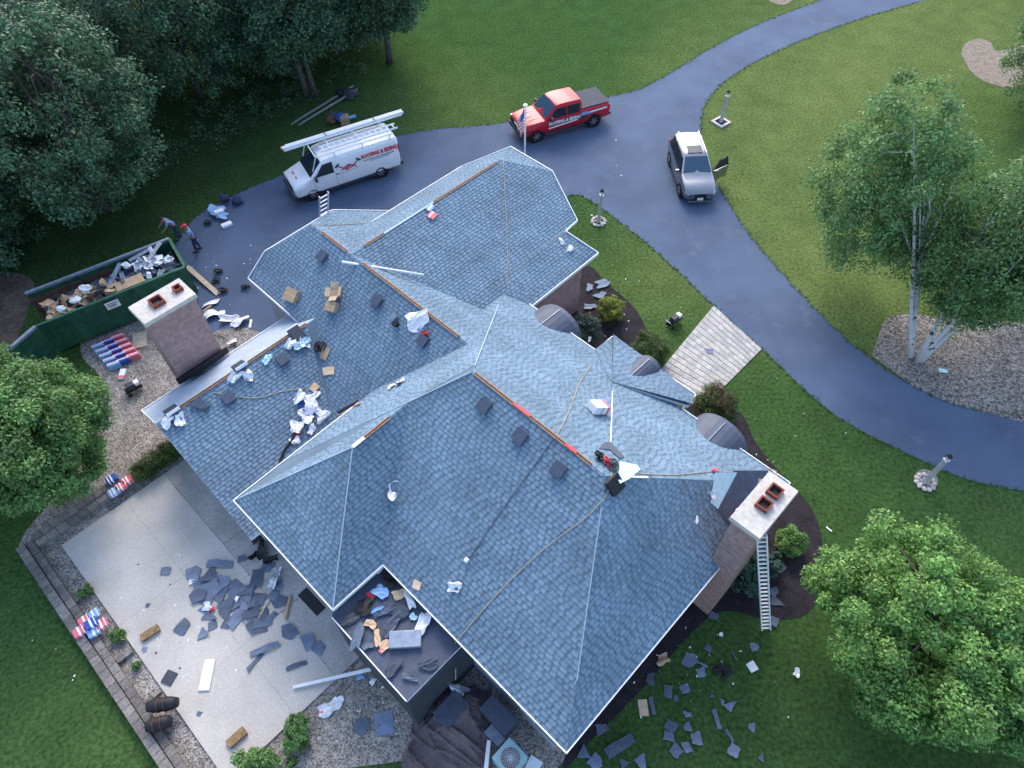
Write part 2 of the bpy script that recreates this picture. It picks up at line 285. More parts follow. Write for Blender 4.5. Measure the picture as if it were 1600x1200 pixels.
# paver walk
wk = sheet('paver_walk', [G(*x) for x in ((1115, 478), (1190, 546), (1096, 640), (1014, 600))], .012, 'joint')
ca, cb, cd, ce = [G(*x) for x in ((1115, 478), (1190, 546), (1096, 640), (1014, 600))]
nr, ncn = 19, 11
for i in range(nr):
    for j in range(-1, ncn):
        u0, u1 = (j+.5*(i % 2))/ncn, (j+1+.5*(i % 2))/ncn; u0, u1 = max(u0, 0), min(u1, 1)
        if u1-u0 < .02: continue
        v0, v1 = i/nr, (i+1)/nr; du, dv = .0035, .0032
        def bl(u, v): return (ca.lerp(cb, u)).lerp(ce.lerp(cd, u), v)+ZV*.014
        k = random.uniform(.82, 1.15); hgt = .03+random.uniform(0, .008)
        mb = MB(); mb.prism([bl(u0+du, v0+dv), bl(u0+du, v1-dv), bl(u1-du, v1-dv), bl(u1-du, v0+dv)][::-1], (0, 0, hgt), c=(k, k*random.uniform(.97, 1.02), k*random.uniform(.95, 1.02))); mb.build('paver', 'paver', wk)
# ================================================================== HOUSE
house = thing('house', 'sprawling brick house with blue grey shingled hip and gable roofs being re-roofed', 'house', Hs(-9, 9))
def wallblock(p0, p1, q0, q1, z1, mats, z0=0):
    # one wall per side, order SE, NE, NW, SW ; mats per side (None = leave out)
    t = .2
    for k, (a, b, c_, d) in enumerate(((p1-t, p1, q0, q1), (p0, p1-t-.003, q1-t, q1), (p0, p0+t, q0+t, q1-t-.003), (p0+.003, p1-t-.003, q0, q0+t-.003))):
        if mats[k] is None: continue
        mb = MB(); mb.prism([Hs(a, c_, z0), Hs(b, c_, z0), Hs(b, d, z0), Hs(a, d, z0)], (0, 0, z1-z0)); mb.build('wall', mats[k], house)
wallblock(-14.6, -1.8, 3.92, 14.65, 3.28, ('brick', 'brick_s', 'siding', 'siding'))
wallblock(-14.25, -9.65, 1.92, 5.0, 3.28, ('siding', None, 'siding', 'siding'))
wallblock(-22.95, -12.6, 8.2, 13.3, 3.28, (None, None, 'siding', 'siding'))
wallblock(-21.95, -13.85, 8.9, 18.75, 3.28, ('brick', 'brick_s', 'siding', None))
wallblock(-20.75, -14.3, 1.62, 8.25, 1.62, (None, None, 'siding', 'siding'))
wallblock(-9.6, -6.3, 14.6, 15.65, 3.28, ('brick', 'brick_s', 'brick', None))
mb = MB(); mb.prism([Hs(-20.75, 1.63, 1.63), Hs(-14.35, 1.63, 1.63), Hs(-19.1, 1.63, 3.55), Hs(-20.75, 1.63, 2.6)], QV*.19); mb.build('wall', 'siding', house)
# ---- roof
roof = MB(); 
RW = (-10.66, 9.15, 6.97); RE = (-5.14, 9.15, 6.97); S_ = (-1.44, 3.53, 3.4); NT = (-9.2, 3.53, 3.4); AJ = (-11.86, 7.34, 5.82)
E_ = (-1.42, 15.12, 3.4); N_ = (-15.0, 15.05, 3.4); W_ = (-14.65, 1.5, 3.4); AE = (-11.97, 5.0, 5.82); AS = (-9.25, 1.53, 3.4)
def plane3(A, B, C_):
    n = (Vector(B)-Vector(A)).cross(Vector(C_)-Vector(A)); return -n.x/n.z, -n.y/n.z, A[2]+(n.x*A[0]+n.y*A[1])/n.z
def on(u, v, a, b, c):        # pixel onto plane z = a p + b q + c
    d = ray(u, v); dp, dq = d.dot(PV), d.dot(QV); t = (c-CAMH)/(d.z-a*dp-b*dq); return (dp*t, dq*t, CAMH+d.z*t)
_nw = plane3(N_, W_, RW); _k = (RW[2]-3.4)/(RW[1]-3.53); _z = 3.4+_k*(7.36-3.53); AJ = ((_z-_nw[2]-_nw[1]*7.36)/_nw[0], 7.36, _z)
_sl = (_z-3.4)/(-9.22-AJ[0]); NT = (-9.22, 3.53, 3.4); AS = (-9.22, 1.53, 3.4); _p = (3.4-9.22*_sl-_nw[1]*5.0-_nw[2])/(_nw[0]+_sl); AE = (_p, 5.0, 3.4+_sl*(-9.22-_p))
tS = -.318; tC = 3.4-tS*-13.47
J_ = (-19.45, 10.77, tS*-19.45+tC); TR = (-19.45, 19.35, tS*-19.45+tC)
jc = on(863, 268, tS, 0, tC); c902 = on(902, 345, tS, 0, tC); c884 = on(884, 362, tS, 0, tC); c932 = on(935, 396, tS, 0, tC); c830 = on(830, 480, tS, 0, tC)
jl = on(798, 230, .66, 0, 5.31+.66*19.45); t721 = (*pq(721, 261, 3.4), 3.4)
_t = (c902[0]-J_[0])/(-13.4-J_[0]); CX = tuple(J_[i]+((-13.4, 13.9, tS*-13.4+tC)[i]-J_[i])*_t for i in range(3))
FAC = [   # name, material, polygon (p,q,z)
 ('shingle', [S_, NT, AJ, RW, RE]), ('shingle', [S_, RE, E_]), ('shingle', [E_, RE, RW, N_]),
 ('shingle', [N_, RW, AJ, W_]), ('shingle', [AJ, AE, W_]), ('shingle', [AS, W_, AE]), ('shingle', [NT, AS, AE, AJ]),
 ('shingle', [(-23.33, 7.83, 3.4), (-23.4, 8.97, 4.14), (-22.1, 10.77, 5.31), (-19.2, 10.77, 5.31), (-19.2, 7.83, 3.4)]),
 ('shingle', [(-19.2, 5.4, 1.82), (-19.2, 10.77, 5.31), (-12.5, 10.77, 5.31), (-12.5, 5.4, 1.82)]),
 ('shingle', [(-22.1, 10.77, 5.31), (-23.45, 12.6, 4.17), (-23.5, 16.2, 1.94), (-21.0, 16.2, 1.94), (-12.5, 14.0, 3.31), (-12.5, 10.77, 5.31)]),
 ('shingle', [(-22.1, 10.77, 5.31), (-23.4, 8.97, 4.14), (-23.45, 12.6, 4.17)]),
 ('shingle', [J_, TR, jc, c902, CX]), ('shingle', [CX, c884, c932, c830, (-13.4, 13.9, tS*-13.4+tC)]),
 ('shingle', [J_, TR, jl, t721, (-22.34, 13.7, 3.4)]), ('shingle', [TR, jl, jc]),
 ('underlay', [(-21.1, 1.25, 2.55), (-19.1, 1.3, 3.75), (-19.1, 8.32, 3.75), (-21.1, 8.15, 2.55)]),
 ('shingle', [(-19.1, 1.25, 3.75), (-14.1, 1.2, 1.65), (-14.1, 5.4, 1.65), (-15.9, 6.3, 2.41), (-19.1, 8.4, 3.75)]),
]
X_ = (*pq(957, 597, 4.22), 4.22); E1 = (-10.0, 16.02, 3.42); E2 = (-5.92, 15.97, 3.42); E3 = (*pq(1076, 634, 3.46), 3.46)
FAC += [('shingle', [E1, E2, E3, X_]), ('shingle', [(-10.0, 14.7, 3.62), E1, X_])]
FLAT = [(-9.25, 1.4, 2.95), (-5.72, 1.4, 2.95), (-5.72, 4.1, 2.95), (-9.75, 4.1, 2.95), (-9.75, 1.95, 2.95)]
FAC.append(('membrane', FLAT))
roof_o = None; PL = []      # planes for ray hits
def plane_of(poly):
    w_ = [Hs(*p) for p in poly]; n = Vector((0, 0, 0))
    for i in range(len(w_)):
        a, b = w_[i], w_[(i+1) % len(w_)]; n += a.cross(b)
    n.normalize()
    if n.z < 0: n = -n; w_ = w_[::-1]
    a = Vector((-n.y, n.x, 0)); a = a.normalized() if a.length > 1e-4 else PV.copy()
    return w_, n, a, n.cross(a)     # poly, normal, along, upslope
mbd = MB()
for k, (m, poly) in enumerate(FAC):
    w_, n, a, s = plane_of(poly); PL.append((w_, n, a, s))
    mi = {'shingle': 0, 'underlay': 1, 'membrane': 2}[m]
    o = len(mbd.v); nn = len(w_); mbd.v += [p-ZV*.13 for p in w_]+[p for p in w_]
    mbd.f += [list(range(o, o+nn))[::-1], list(range(o+nn, o+2*nn))]; mbd.m += [3, mi]; mbd.c += [(1, 1, 1), (.72, .72, .72)]
    for i in range(nn): mbd.f.append([o+i, o+(i+1) % nn, o+nn+(i+1) % nn, o+nn+i]); mbd.m.append(3); mbd.c.append((1, 1, 1))
roof_o = mbd.build('roof', ['shingle', 'underlay', 'membrane', 'trim'], house)
def clip(poly, cl):
    for i in range(len(cl)):
        (ax, ay), (bx, by) = cl[i], cl[(i+1) % len(cl)]; out = []
        for j in range(len(poly)):
            P1, P2 = poly[j], poly[(j+1) % len(poly)]
            d1 = (bx-ax)*(P1[1]-ay)-(by-ay)*(P1[0]-ax); d2 = (bx-ax)*(P2[1]-ay)-(by-ay)*(P2[0]-ax)
            if d1 >= 0: out.append(P1)
            if d1*d2 < 0: t = d1/(d1-d2); out.append((P1[0]+(P2[0]-P1[0])*t, P1[1]+(P2[1]-P1[1])*t))
        poly = out
        if len(poly) < 3: return None
    return poly
def inside(pt, w_, n):
    for i in range(len(w_)):
        if (w_[(i+1) % len(w_)]-w_[i]).cross(pt-w_[i]).dot(n) < -1e-4: return False
    return True
PHASE = {}
for k, (m, poly) in enumerate(FAC):
    for j in range(k):
        if FAC[j][0] == 'shingle' and m == 'shingle' and PL[j][1].dot(PL[k][1]) > .9999 and abs((PL[j][0][0]-PL[k][0][0]).dot(PL[k][1])) < .04: PHASE[k] = PHASE.get(j, j); break
tabs = []   # (distance to camera, verts, colour)
for k, (m, poly) in enumerate(FAC):
    if m != 'shingle': continue
    w_, n, a, s = PL[k]; ph = PHASE.get(k, k); o = PL[ph][0][0]; n, a, s = PL[ph][1:]; cl = [((p-o).dot(a), (p-o).dot(s)) for p in w_]
    ar = sum(cl[i][0]*cl[(i+1) % len(cl)][1]-cl[(i+1) % len(cl)][0]*cl[i][1] for i in range(len(cl)))
    if ar < 0: cl = cl[::-1]
    s0 = min(c[1] for c in cl); s1 = max(c[1] for c in cl); a0 = min(c[0] for c in cl); a1 = max(c[0] for c in cl)
    mem = [((p-o).dot(a), (p-o).dot(s)) for kk in range(len(FAC)) if PHASE.get(kk, kk) == ph for p in PL[kk][0]]; s0 = min(c[1] for c in mem); a0 = min(c[0] for c in mem)
    y = s0; EXP = .143
    while y < s1:
        rd = random.Random(ph*1000+int(round((y-s0)/EXP))); x = a0-rd.uniform(0, .3); hi = rd.random() < .5; gc = rd.uniform(.95, 1.05)
        while x < a1:
            wd = rd.uniform(.11, .22) if hi else rd.uniform(.05, .11)
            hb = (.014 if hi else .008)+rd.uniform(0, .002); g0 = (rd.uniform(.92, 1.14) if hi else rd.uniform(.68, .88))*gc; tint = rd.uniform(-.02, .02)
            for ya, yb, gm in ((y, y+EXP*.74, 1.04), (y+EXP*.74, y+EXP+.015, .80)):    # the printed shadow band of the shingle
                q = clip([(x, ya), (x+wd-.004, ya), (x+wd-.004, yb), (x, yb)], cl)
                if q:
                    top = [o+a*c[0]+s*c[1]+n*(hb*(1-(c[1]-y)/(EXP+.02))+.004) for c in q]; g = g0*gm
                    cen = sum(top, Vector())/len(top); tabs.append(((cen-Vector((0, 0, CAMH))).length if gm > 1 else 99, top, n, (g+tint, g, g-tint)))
            x += wd; hi = not hi
        y += EXP
tabs_near = sorted(range(len(tabs)), key=lambda i: tabs[i][0] if len(tabs[i][1]) == 4 else 99)[:300]; near = set(tabs_near)
mbs = MB()
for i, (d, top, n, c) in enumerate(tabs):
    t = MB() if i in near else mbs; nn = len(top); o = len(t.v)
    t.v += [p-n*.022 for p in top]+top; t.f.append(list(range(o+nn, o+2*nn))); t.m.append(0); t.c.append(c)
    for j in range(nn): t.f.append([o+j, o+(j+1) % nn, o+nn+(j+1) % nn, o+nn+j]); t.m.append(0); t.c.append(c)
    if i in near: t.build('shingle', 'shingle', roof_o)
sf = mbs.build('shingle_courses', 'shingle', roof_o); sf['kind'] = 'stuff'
def hit(u, v, lift=0.0):      # first roof plane (or the ground) a pixel meets -> point, normal, along, upslope
    d = ray(u, v); o = Vector((0, 0, CAMH)); best = (1e9, None)
    for w_, n, a, s in PL:
        t = (w_[0]-o).dot(n)/d.dot(n)
        if t > 0 and t < best[0] and inside(o+d*t, w_, n): best = (t, (o+d*t+n*lift, n, a, s))
    if best[1] is None: return G(u, v, lift), ZV, PV, QV
    return best[1]
# trims: pale drip edges along the eaves, ridge slots, hip caps
def strip(name, a, b, wd, ht, m, lift=0, parent=None):
    mb = MB(); mb.bar(Vector(a)+ZV*lift, Vector(b)+ZV*lift, wd, ht); return mb.build(name, m, parent or roof_o)
for a, b in ((S_, NT), (S_, E_), (NT, AS), (AS, W_), (W_, (-14.78, 7.0, 3.4)), (N_, (-15.0, 13.8, 3.4)), (N_, (-10.0, 15.05, 3.4)), (E_, (-5.9, 15.1, 3.4)), (E1, E2), (E1, (-10, 15.05, 3.42)), (E2, (-5.92, 15.1, 3.42)),
             ((-23.33, 7.83, 3.4), (-20.3, 7.83, 3.4)), ((-23.33, 7.83, 3.4), (-23.4, 8.97, 4.14)), ((-23.4, 8.97, 4.14), (-23.45, 12.6, 4.17)), ((-23.45, 12.6, 4.17), (-23.5, 16.2, 1.94)), (c830, c932), (c932, c884), (c902, jc), (c884, c902), (jc, jl), (jl, t721), (t721, (-22.34, 13.7, 3.4)),
             ((-21.1, 1.25, 2.55), (-21.1, 8.1, 2.55)), ((-21.1, 1.25, 2.55), (-19.1, 1.25, 3.75)), (FLAT[0], FLAT[1])):
    A_, B_ = Hs(*a), Hs(*b); strip('drip_edge', A_, B_, .035, .09, 'trim', .012)
def cap_line(u0, v0, u1, v1, wd, m, name='ridge_slot', lift=.035, n=1):
    a = hit(u0, v0)[0]; b = hit(u1, v1)[0]; strip(name, a, b, wd, .03, m, lift)
def between(a, b, t): return tuple(a[i]+(b[i]-a[i])*t for i in range(3))
def ridge(a, b, t0, t1, wd, m, name='ridge_slot', lift=.02): strip(name, Hs(*between(a, b, t0)), Hs(*between(a, b, t1)), wd, .03, m, lift)
GR0, GR1 = (-22.1, 10.77, 5.31), (-12.9, 10.77, 5.31); BR0, BR1 = (-19.1, 1.4, 3.75), (-19.1, 8.2, 3.75)
for a, b, t0, t1 in ((RW, RE, .02, .9), (GR0, GR1, .08, .26), (GR0, GR1, .37, .97), (J_, TR, .08, .2), (J_, TR, .52, .97), (AJ, AE, .35, .8), (BR0, BR1, .1, .95)):
    ridge(a, b, t0, t1, .13, 'slot'); ridge(a, b, t0, t1, .03, 'black', 'ridge_gap', .038)
for t0, t1 in ((.33, .46), (.72, .8)): ridge(RW, RE, t0, t1, .11, 'red_tape', 'red_tape_strip', .05)
ridge(AJ, AE, .8, 1, .12, 'trim', 'ridge_strip', .03)
ridge(RW, AJ, .03, 1, .03, 'underlay', 'hip_strip', .03); ridge(RW, N_, .05, .75, .03, 'underlay', 'hip_strip', .03); ridge(RE, S_, .12, .75, .03, 'underlay', 'hip_strip', .03)
ridge(AE, AS, 0, 1, .035, 'underlay', 'hip_strip', .03); ridge(AE, W_, .0, 1, .03, 'underlay', 'hip_strip', .02)
ridge(J_, TR, .2, .52, .09, 'underlay', 'hip_strip', .02); ridge(RE, E_, .05, .2, .05, 'trim', 'hip_strip', .03)
cap_line(957, 612, 954, 692, .03, 'trim', 'hip_strip'); 
# low parapet and outer face of the flat roof
for (p0, q0), (p1, q1), m in (((-5.72, 1.4), (-5.72, 4.0), 'dark'), ((-9.25, 1.45), (-5.78, 1.45), 'dark')):
    mb = MB(); mb.bar(Hs(p0, q0, 1.4), Hs(p1, q1, 1.4), .12, 2.78); mb.build('wall', m, house)
# windows on the wall under the long south-west eave
for p0 in (-4.4, -2.9):
    mb = MB(); mb.bar(Hs(p0, 3.9, 1.7), Hs(p0+1.0, 3.9, 1.7), .06, 1.3); wn = mb.build('window', 'trim', house)
    mb = MB(); mb.bar(Hs(p0+.07, 3.865, 1.7), Hs(p0+.93, 3.865, 1.7), .03, 1.16); mb.build('pane', 'glass', wn)
# arched metal canopies over the front
def canopy(u, v, wd, dep, ht):
    p, q = pq(u, v, 3.6); q0 = 14.0; q1 = 15.05+dep; n = 14; mb = MB(); ring = []
    for k in range(n+1):
        a = math.pi*k/n; ring.append((p-math.cos(a)*wd/2, 2.95+math.sin(a)*ht))
    lv = [Hs(x, q0, z) for x, z in ring]+[Hs(x, q1-.25, z-.04) for x, z in ring]+[Hs(p+(x-p)*.97, q1, z-.16) for x, z in ring]
    fs = [[i+j*(n+1), i+1+j*(n+1), i+1+(j+1)*(n+1), i+(j+1)*(n+1)] for j in (0, 1) for i in range(n)]+[[2*(n+1)+i for i in range(n+1)]]
    mb.add(lv, fs); c = mb.build('arched_canopy', 'copper', house, smooth=False)
    for f in (.5,):
        mb = MB(); k = int(n*f); mb.bar(lv[k]+ZV*.015, lv[k+n+1]+ZV*.015, .03, .03); mb.build('seam', 'grey_steel', c)
canopy(853, 508, 2.2, .55, .95); canopy(1010, 571, 1.35, 1.0, .98); canopy(1118, 680, 2.2, .55, .95)
# chimneys
def chimney(p0, p1, q0, q1, z1, flues, fs):
    mb = MB(); mb.prism([Hs(p0, q0, 0), Hs(p1, q0, 0), Hs(p1, q1, 0), Hs(p0, q1, 0)], (0, 0, z1-.35)); 
    # two brick directions: SE/NW faces and SW/NE faces
    mb.m = [0, 0, 1, 0, 1, 0]; c = mb.build('chimney', ['brick_s', 'brick'], house)
    for e, z in ((.03, z1-.35), (.06, z1-.25)):
        mb = MB(); mb.prism([Hs(p0-e, q0-e, z), Hs(p1+e, q0-e, z), Hs(p1+e, q1+e, z), Hs(p0-e, q1+e, z)], (0, 0, .098)); mb.build('brick_course', 'brick', c)
    e = .1; f = .02; mb = MB(); mb.hexa([Hs(p0-e, q0-e, z1-.152), Hs(p1+e, q0-e, z1-.152), Hs(p1+e, q1+e, z1-.152), Hs(p0-e, q1+e, z1-.152)], [Hs(p0-e+f, q0-e+f, z1), Hs(p1+e-f, q0-e+f, z1), Hs(p1+e-f, q1+e-f, z1), Hs(p0-e+f, q1+e-f, z1)]); mb.build('chimney_cap', 'cap', c)
    for (p, q), sz in zip(flues, fs):
        mb = MB(); h = .16
        for dp, dq, sx, sy in ((-sz/2, 0, .05, sz+.05), (sz/2, 0, .05, sz+.05), (0, -sz/2, sz-.05, .05), (0, sz/2, sz-.05, .05)):
            mb.box(Hs(p+dp, q+dq, z1+h/2-.01), (sx, sy, h), (PV, QV, ZV))
        mb.box(Hs(p, q, z1+.012), (sz-.04, sz-.04, .02), (PV, QV, ZV), 1); mb.build('flue', ['clay', 'black'], c)
chimney(-22.2, -21.17, 3.08, 4.98, 6.15, ((-21.7, 3.85), (-21.75, 4.72)), (.42, .26))
chimney(-1.78, -.98, 10.85, 12.75, 6.6, ((-1.38, 12.3), (-1.38, 11.72)), (.34, .34))
# black flashing where the left chimney meets the pale strip
mb = MB(); mb.prism([Hs(-21.15, 2.9, 2.62), Hs(-20.75, 3.6, 2.9), Hs(-20.9, 4.5, 2.8), Hs(-21.15, 5.2, 2.62)], (0, 0, .35)); mb.build('flashing', 'black', roof_o)
# roof vents: square louvred boxes
def vent(u, v, sz=.42, m='vent', rot=0):
    p, n, a, s = hit(u, v); mb = MB(); h = .16
    base = [p+a*x*sz/2+s*y*sz/2+n*.02 for x, y in ((-1, -1), (1, -1), (1, 1), (-1, 1))]; tp = [p+a*x*sz*.42+s*(y*sz*.42)+n*(h if y < 0 else h*.75) for x, y in ((-1, -1), (1, -1), (1, 1), (-1, 1))]
    mb.hexa(base, tp); o = mb.build('roof_vent', m, roof_o); mb = MB(); mb.box(p+n*(h*.93), (sz*1.02, sz*1.0, .03), (a, s, n)); mb.build('vent_hood', m, roof_o)
for u, v in ((758, 635), (814, 682), (874, 734), (505, 402), (591, 471), (662, 533), (357, 623), (441, 563)): vent(u, v)
vent(958, 757, .5, 'black')
# downpipe and patch of bare membrane beside the right chimney
def roofpoly(name, pts, m, lift, th=.01, parent=None, label=None, cat=None, c=None, group=None):
    mb = MB(); h = hit(*[sum(x[i] for x in pts)/len(pts) for i in (0, 1)]); n = h[1]; o = Vector((0, 0, CAMH)); w_ = []
    for u, v in pts: d = ray(u, v); w_.append(o+d*((h[0]-o).dot(n)/d.dot(n))+n*lift)
    mb.prism(w_, n*th, c=c); ob = mb.build(name, m, parent)
    if label: tag(ob, label, cat, group)
    return ob
roofpoly('bare_deck', [(1117, 792), (1145, 735), (1200, 735), (1150, 810), (1140, 822)], 'membrane', .03, parent=roof_o)
roofpoly('membrane_strip', [(1108, 785), (1116, 738), (1150, 738), (1120, 795)], 'cyan', .045, parent=roof_o)
roofpoly('membrane_strip', [(962, 745), (968, 722), (995, 728), (1000, 735), (982, 750), (968, 757)], 'cyan', .03, parent=roof_o)
roofpoly('membrane_strip', [(935, 702), (945, 692), (953, 692), (975, 715), (968, 718), (952, 704)], 'vent', .03, parent=roof_o)
# ================================================================== VEHICLES (local x forward, y left, z up; root on the ground under the rear axle)
def loft(mb, st, mi=0, cap=True):
    o = len(mb.v); rings = []
    for x, half in st:
        ring = [Vector((x, y, z)) for y, z in half]+[Vector((x, -y, z)) for y, z in half[::-1] if y > 1e-4]
        rings.append(ring)
    n = len(rings[0])
    for r in rings: mb.v += r
    for i in range(len(rings)-1):
        for k in range(n): mb.f.append([o+i*n+k, o+i*n+(k+1) % n, o+(i+1)*n+(k+1) % n, o+(i+1)*n+k]); mb.m.append(mi); mb.c.append((1, 1, 1))
    if cap:
        mb.f.append([o+k for k in range(n)][::-1]); e = o+(len(rings)-1)*n; mb.f.append([e+k for k in range(n)]); mb.m += [mi, mi]; mb.c += [(1, 1, 1)]*2
def autosmooth(o, ang=40):
    me = o.data; me.polygons.foreach_set('use_smooth', [True]*len(me.polygons))
    try: me.set_sharp_from_angle(angle=R(ang))
    except Exception: pass
    return o
def bev(o, w_=.03, seg=2):
    m = o.modifiers.new('bevel', 'BEVEL'); m.width = w_; m.segments = seg; m.limit_method = 'ANGLE'; m.angle_limit = R(28); return o
def quadpart(name, pts, m, parent, th=.012):
    mb = MB(); pts = [Vector(p) for p in pts]; n = (pts[1]-pts[0]).cross(pts[2]-pts[0]).normalized(); mb.hexa([p-n*th for p in pts], [p+n*th for p in pts]); return mb.build(name, m, parent, local=True)
def wheel(parent, x, y, r, wd, side, rimr):
    mb = MB(); prof = [(-wd/2, r*.7), (-wd/2, r*.93), (-wd/2+.03, r), (wd/2-.03, r), (wd/2, r*.93), (wd/2, r*.68), (wd/2-.03, r*.62)]; n = 24; o = 0
    for (dy, rr) in prof:
        for k in range(n): a = 2*math.pi*k/n; mb.v.append(Vector((x+rr*math.cos(a), y+side*dy, r+rr*math.sin(a))))
    for i in range(len(prof)-1):
        for k in range(n): f = [i*n+k, i*n+(k+1) % n, (i+1)*n+(k+1) % n, (i+1)*n+k]; mb.f.append(f if side < 0 else f[::-1]); mb.m.append(0); mb.c.append((1, 1, 1))
    mb.f.append(list(range(n))); mb.m.append(0); mb.c.append((1, 1, 1))
    wo = autosmooth(mb.build('wheel', 'tyre', parent, local=True))
    mb = MB(); c = Vector((x, y+side*(wd/2-.04), r)); mb.tube([c-Vector((0, side*.03, 0)), c+Vector((0, side*.005, 0))], rimr*.98, 20, 1)
    for k in range(6):
        a = 2*math.pi*k/6; d = Vector((math.cos(a), 0, math.sin(a))); mb.bar(c+Vector((0, side*.02, 0)), c+d*rimr*.96+Vector((0, side*.02, 0)), .05, .03, Vector((0, 1, 0)))
    mb.tube([c, c+Vector((0, side*.035, 0))], .07, 10); mb.build('rim', ['rim', 'dark'], wo, local=True)
def arch(parent, x, y, r, side):
    mb = MB(); mb.tube([Vector((x, y-side*.3, r*.82)), Vector((x, y+side*.006, r*.82))], r, 24); mb.build('wheel_arch', 'black', parent, local=True)
def txt(body, size, m, parent, org, xd, yd, ext=.004, bold=0, name='lettering', sx=1.0):
    cu = bpy.data.curves.new(name, 'FONT'); cu.body = body; cu.size = size; cu.extrude = ext; cu.offset = bold; cu.align_x = 'LEFT'; cu.resolution_u = 2
    t = bpy.data.objects.new('t', cu); me = bpy.data.meshes.new_from_object(t); bpy.data.objects.remove(t)
    xd = Vector(xd).normalized(); yd = Vector(yd).normalized(); nd = xd.cross(yd); org = Vector(org)
    for v in me.vertices: v.co = org+xd*v.co.x*sx+yd*v.co.y+nd*v.co.z
    me.materials.clear(); me.materials.append(M[m]); me.name = name; o = bpy.data.objects.new(name, me); col.objects.link(o); o.parent = parent; return o
def mirror_y(f):
    for s in (1, -1): f(s)
# ---------------- white van
hd = R(209.2); rl = G(596, 277); fwd = Vector((math.cos(hd), math.sin(hd), 0)); lft = Vector((-fwd.y, fwd.x, 0))
van = thing('work_van', 'white roofing work van with ladder rack parked on the driveway', 'van', rl-lft*.92, hd)
def vr(w_, zb, zs, zbelt, wbelt, zu, wu, zr, wr): return [(0, zb), (w_*.9, zb), (w_, zs), (w_, .95), (wbelt, zbelt), (wu, zu), (wr, zr), (0, zr+.035)]
mb = MB(); loft(mb, [(-1.28, vr(.90, .42, .55, 1.25, .90, 1.95, .80, 2.0, .72)), (-1.2, vr(.99, .36, .5, 1.3, .98, 1.98, .87, 2.1, .76)), (0, vr(1.0, .36, .5, 1.3, 1.0, 1.98, .88, 2.13, .78)), (2.6, vr(1.0, .36, .5, 1.3, 1.0, 1.98, .88, 2.13, .78)),
    (3.05, vr(1.0, .36, .5, 1.3, .99, 1.96, .86, 2.06, .76)), (3.85, vr(1.0, .36, .5, 1.25, .96, 1.30, .92, 1.33, .85)), (4.35, vr(1.0, .36, .5, 1.08, .95, 1.14, .90, 1.18, .80)), (4.75, vr(.96, .38, .5, .98, .92, 1.03, .85, 1.06, .7)), (4.86, vr(.9, .42, .55, .9, .88, .95, .8, .97, .65))])
bev(autosmooth(mb.build('body', 'van_white', van, local=True)), .03)
quadpart('windshield', [(3.84, .84, 1.36), (3.84, -.84, 1.36), (3.12, -.72, 2.03), (3.12, .72, 2.03)], 'glass', van, .02)
def vs_(s):
    quadpart('side_window', [(3.6, s*.985, 1.33), (2.55, s*1.005, 1.33), (2.55, s*.895, 1.93), (3.1, s*.895, 1.90)], 'glass', van, .012)
    arch(van, 0, s*.985, .47, s); arch(van, 3.94, s*.985, .47, s); wheel(van, 0, s*.88, .36, .24, s, .22); wheel(van, 3.94, s*.88, .36, .24, s, .22)
    mb = MB(); mb.box((3.62, s*1.12, 1.32), (.1, .2, .26)); mb.bar((3.62, s*.98, 1.25), (3.62, s*1.1, 1.25), .05, .05); mb.build('wing_mirror', 'black', van, local=True)
    mb = MB(); mb.box((2.42, s*1.008, 1.18), (.16, .03, .05)); mb.build('door_handle', 'black', van, local=True)
    for xx in (2.48, 3.72): mb = MB(); mb.box((xx, s*1.003, .9), (.012, .006, .8)); mb.build('door_seam', 'dark', van, local=True)
    mb = MB(); mb.box((-1.25, s*.9, 1.5), (.06, .1, .5)); mb.build('tail_light', 'red', van, local=True)
    mb = MB(); mb.box((4.80, s*.7, .86), (.1, .3, .16)); mb.build('headlight', 'lampglass', van, local=True)
    mb = MB(); mb.box((1.7, s*.98, .38), (3.0, .06, .1)); mb.build('rocker_trim', 'dark', van, local=True)
mirror_y(vs_)
mb = MB(); mb.box((4.85, 0, .8), (.06, 1.05, .26)); mb.build('grille', 'dark', van, local=True)
mb = MB(); mb.box((4.9, 0, .5), (.22, 1.9, .24)); bev(mb.build('front_bumper', 'dark', van, local=True), .05)
mb = MB(); mb.box((-1.34, 0, .5), (.18, 1.86, .2)); bev(mb.build('rear_bumper', 'dark', van, local=True), .04)
for s in (1, -1): quadpart('rear_window', [(-1.285, s*.08, 1.35), (-1.285, s*.74, 1.35), (-1.27, s*.7, 1.85), (-1.27, s*.08, 1.85)][::s], 'glass', van, .012)
mb = MB()      # ladder rack on the roof
for x in (-.9, .7, 2.3): mb.bar((x, -.85, 2.38), (x, .85, 2.38), .05, .05); [mb.bar((x, s*.82, 2.05), (x, s*.82, 2.4), .05, .05, Vector((1, 0, 0))) for s in (1, -1)]
for s in (1, -1): mb.bar((-1.1, s*.82, 2.41), (3.3, s*.82, 2.41), .04, .04)
mb.bar((3.3, -.82, 2.41), (3.3, .82, 2.41), .05, .05); mb.bar((3.3, .82, 2.41), (3.62, .78, 1.62), .04, .04); mb.bar((3.3, -.82, 2.41), (3.62, -.78, 1.62), .04, .04)
mb.build('roof_rack', 'trim', van, local=True)
L_, Zu = (-1, 0, 0), (0, -.16, .98)
txt('ROOFING & SIDING', .30, 'red', van, (.92, .972, 1.55), (-1, 0, 0), (0, -.15, 1), .006, .012, sx=.78)
mb = MB(); rd = random.Random(3); x = .88
while x > -.95: wd = rd.uniform(.05, .14); mb.box((x-wd/2, .998, 1.43), (wd, .006, .05)); x -= wd+.03
x = .5
while x > -.6: wd = rd.uniform(.05, .14); mb.box((x-wd/2, 1.0, 1.33), (wd, .006, .035)); x -= wd+.03
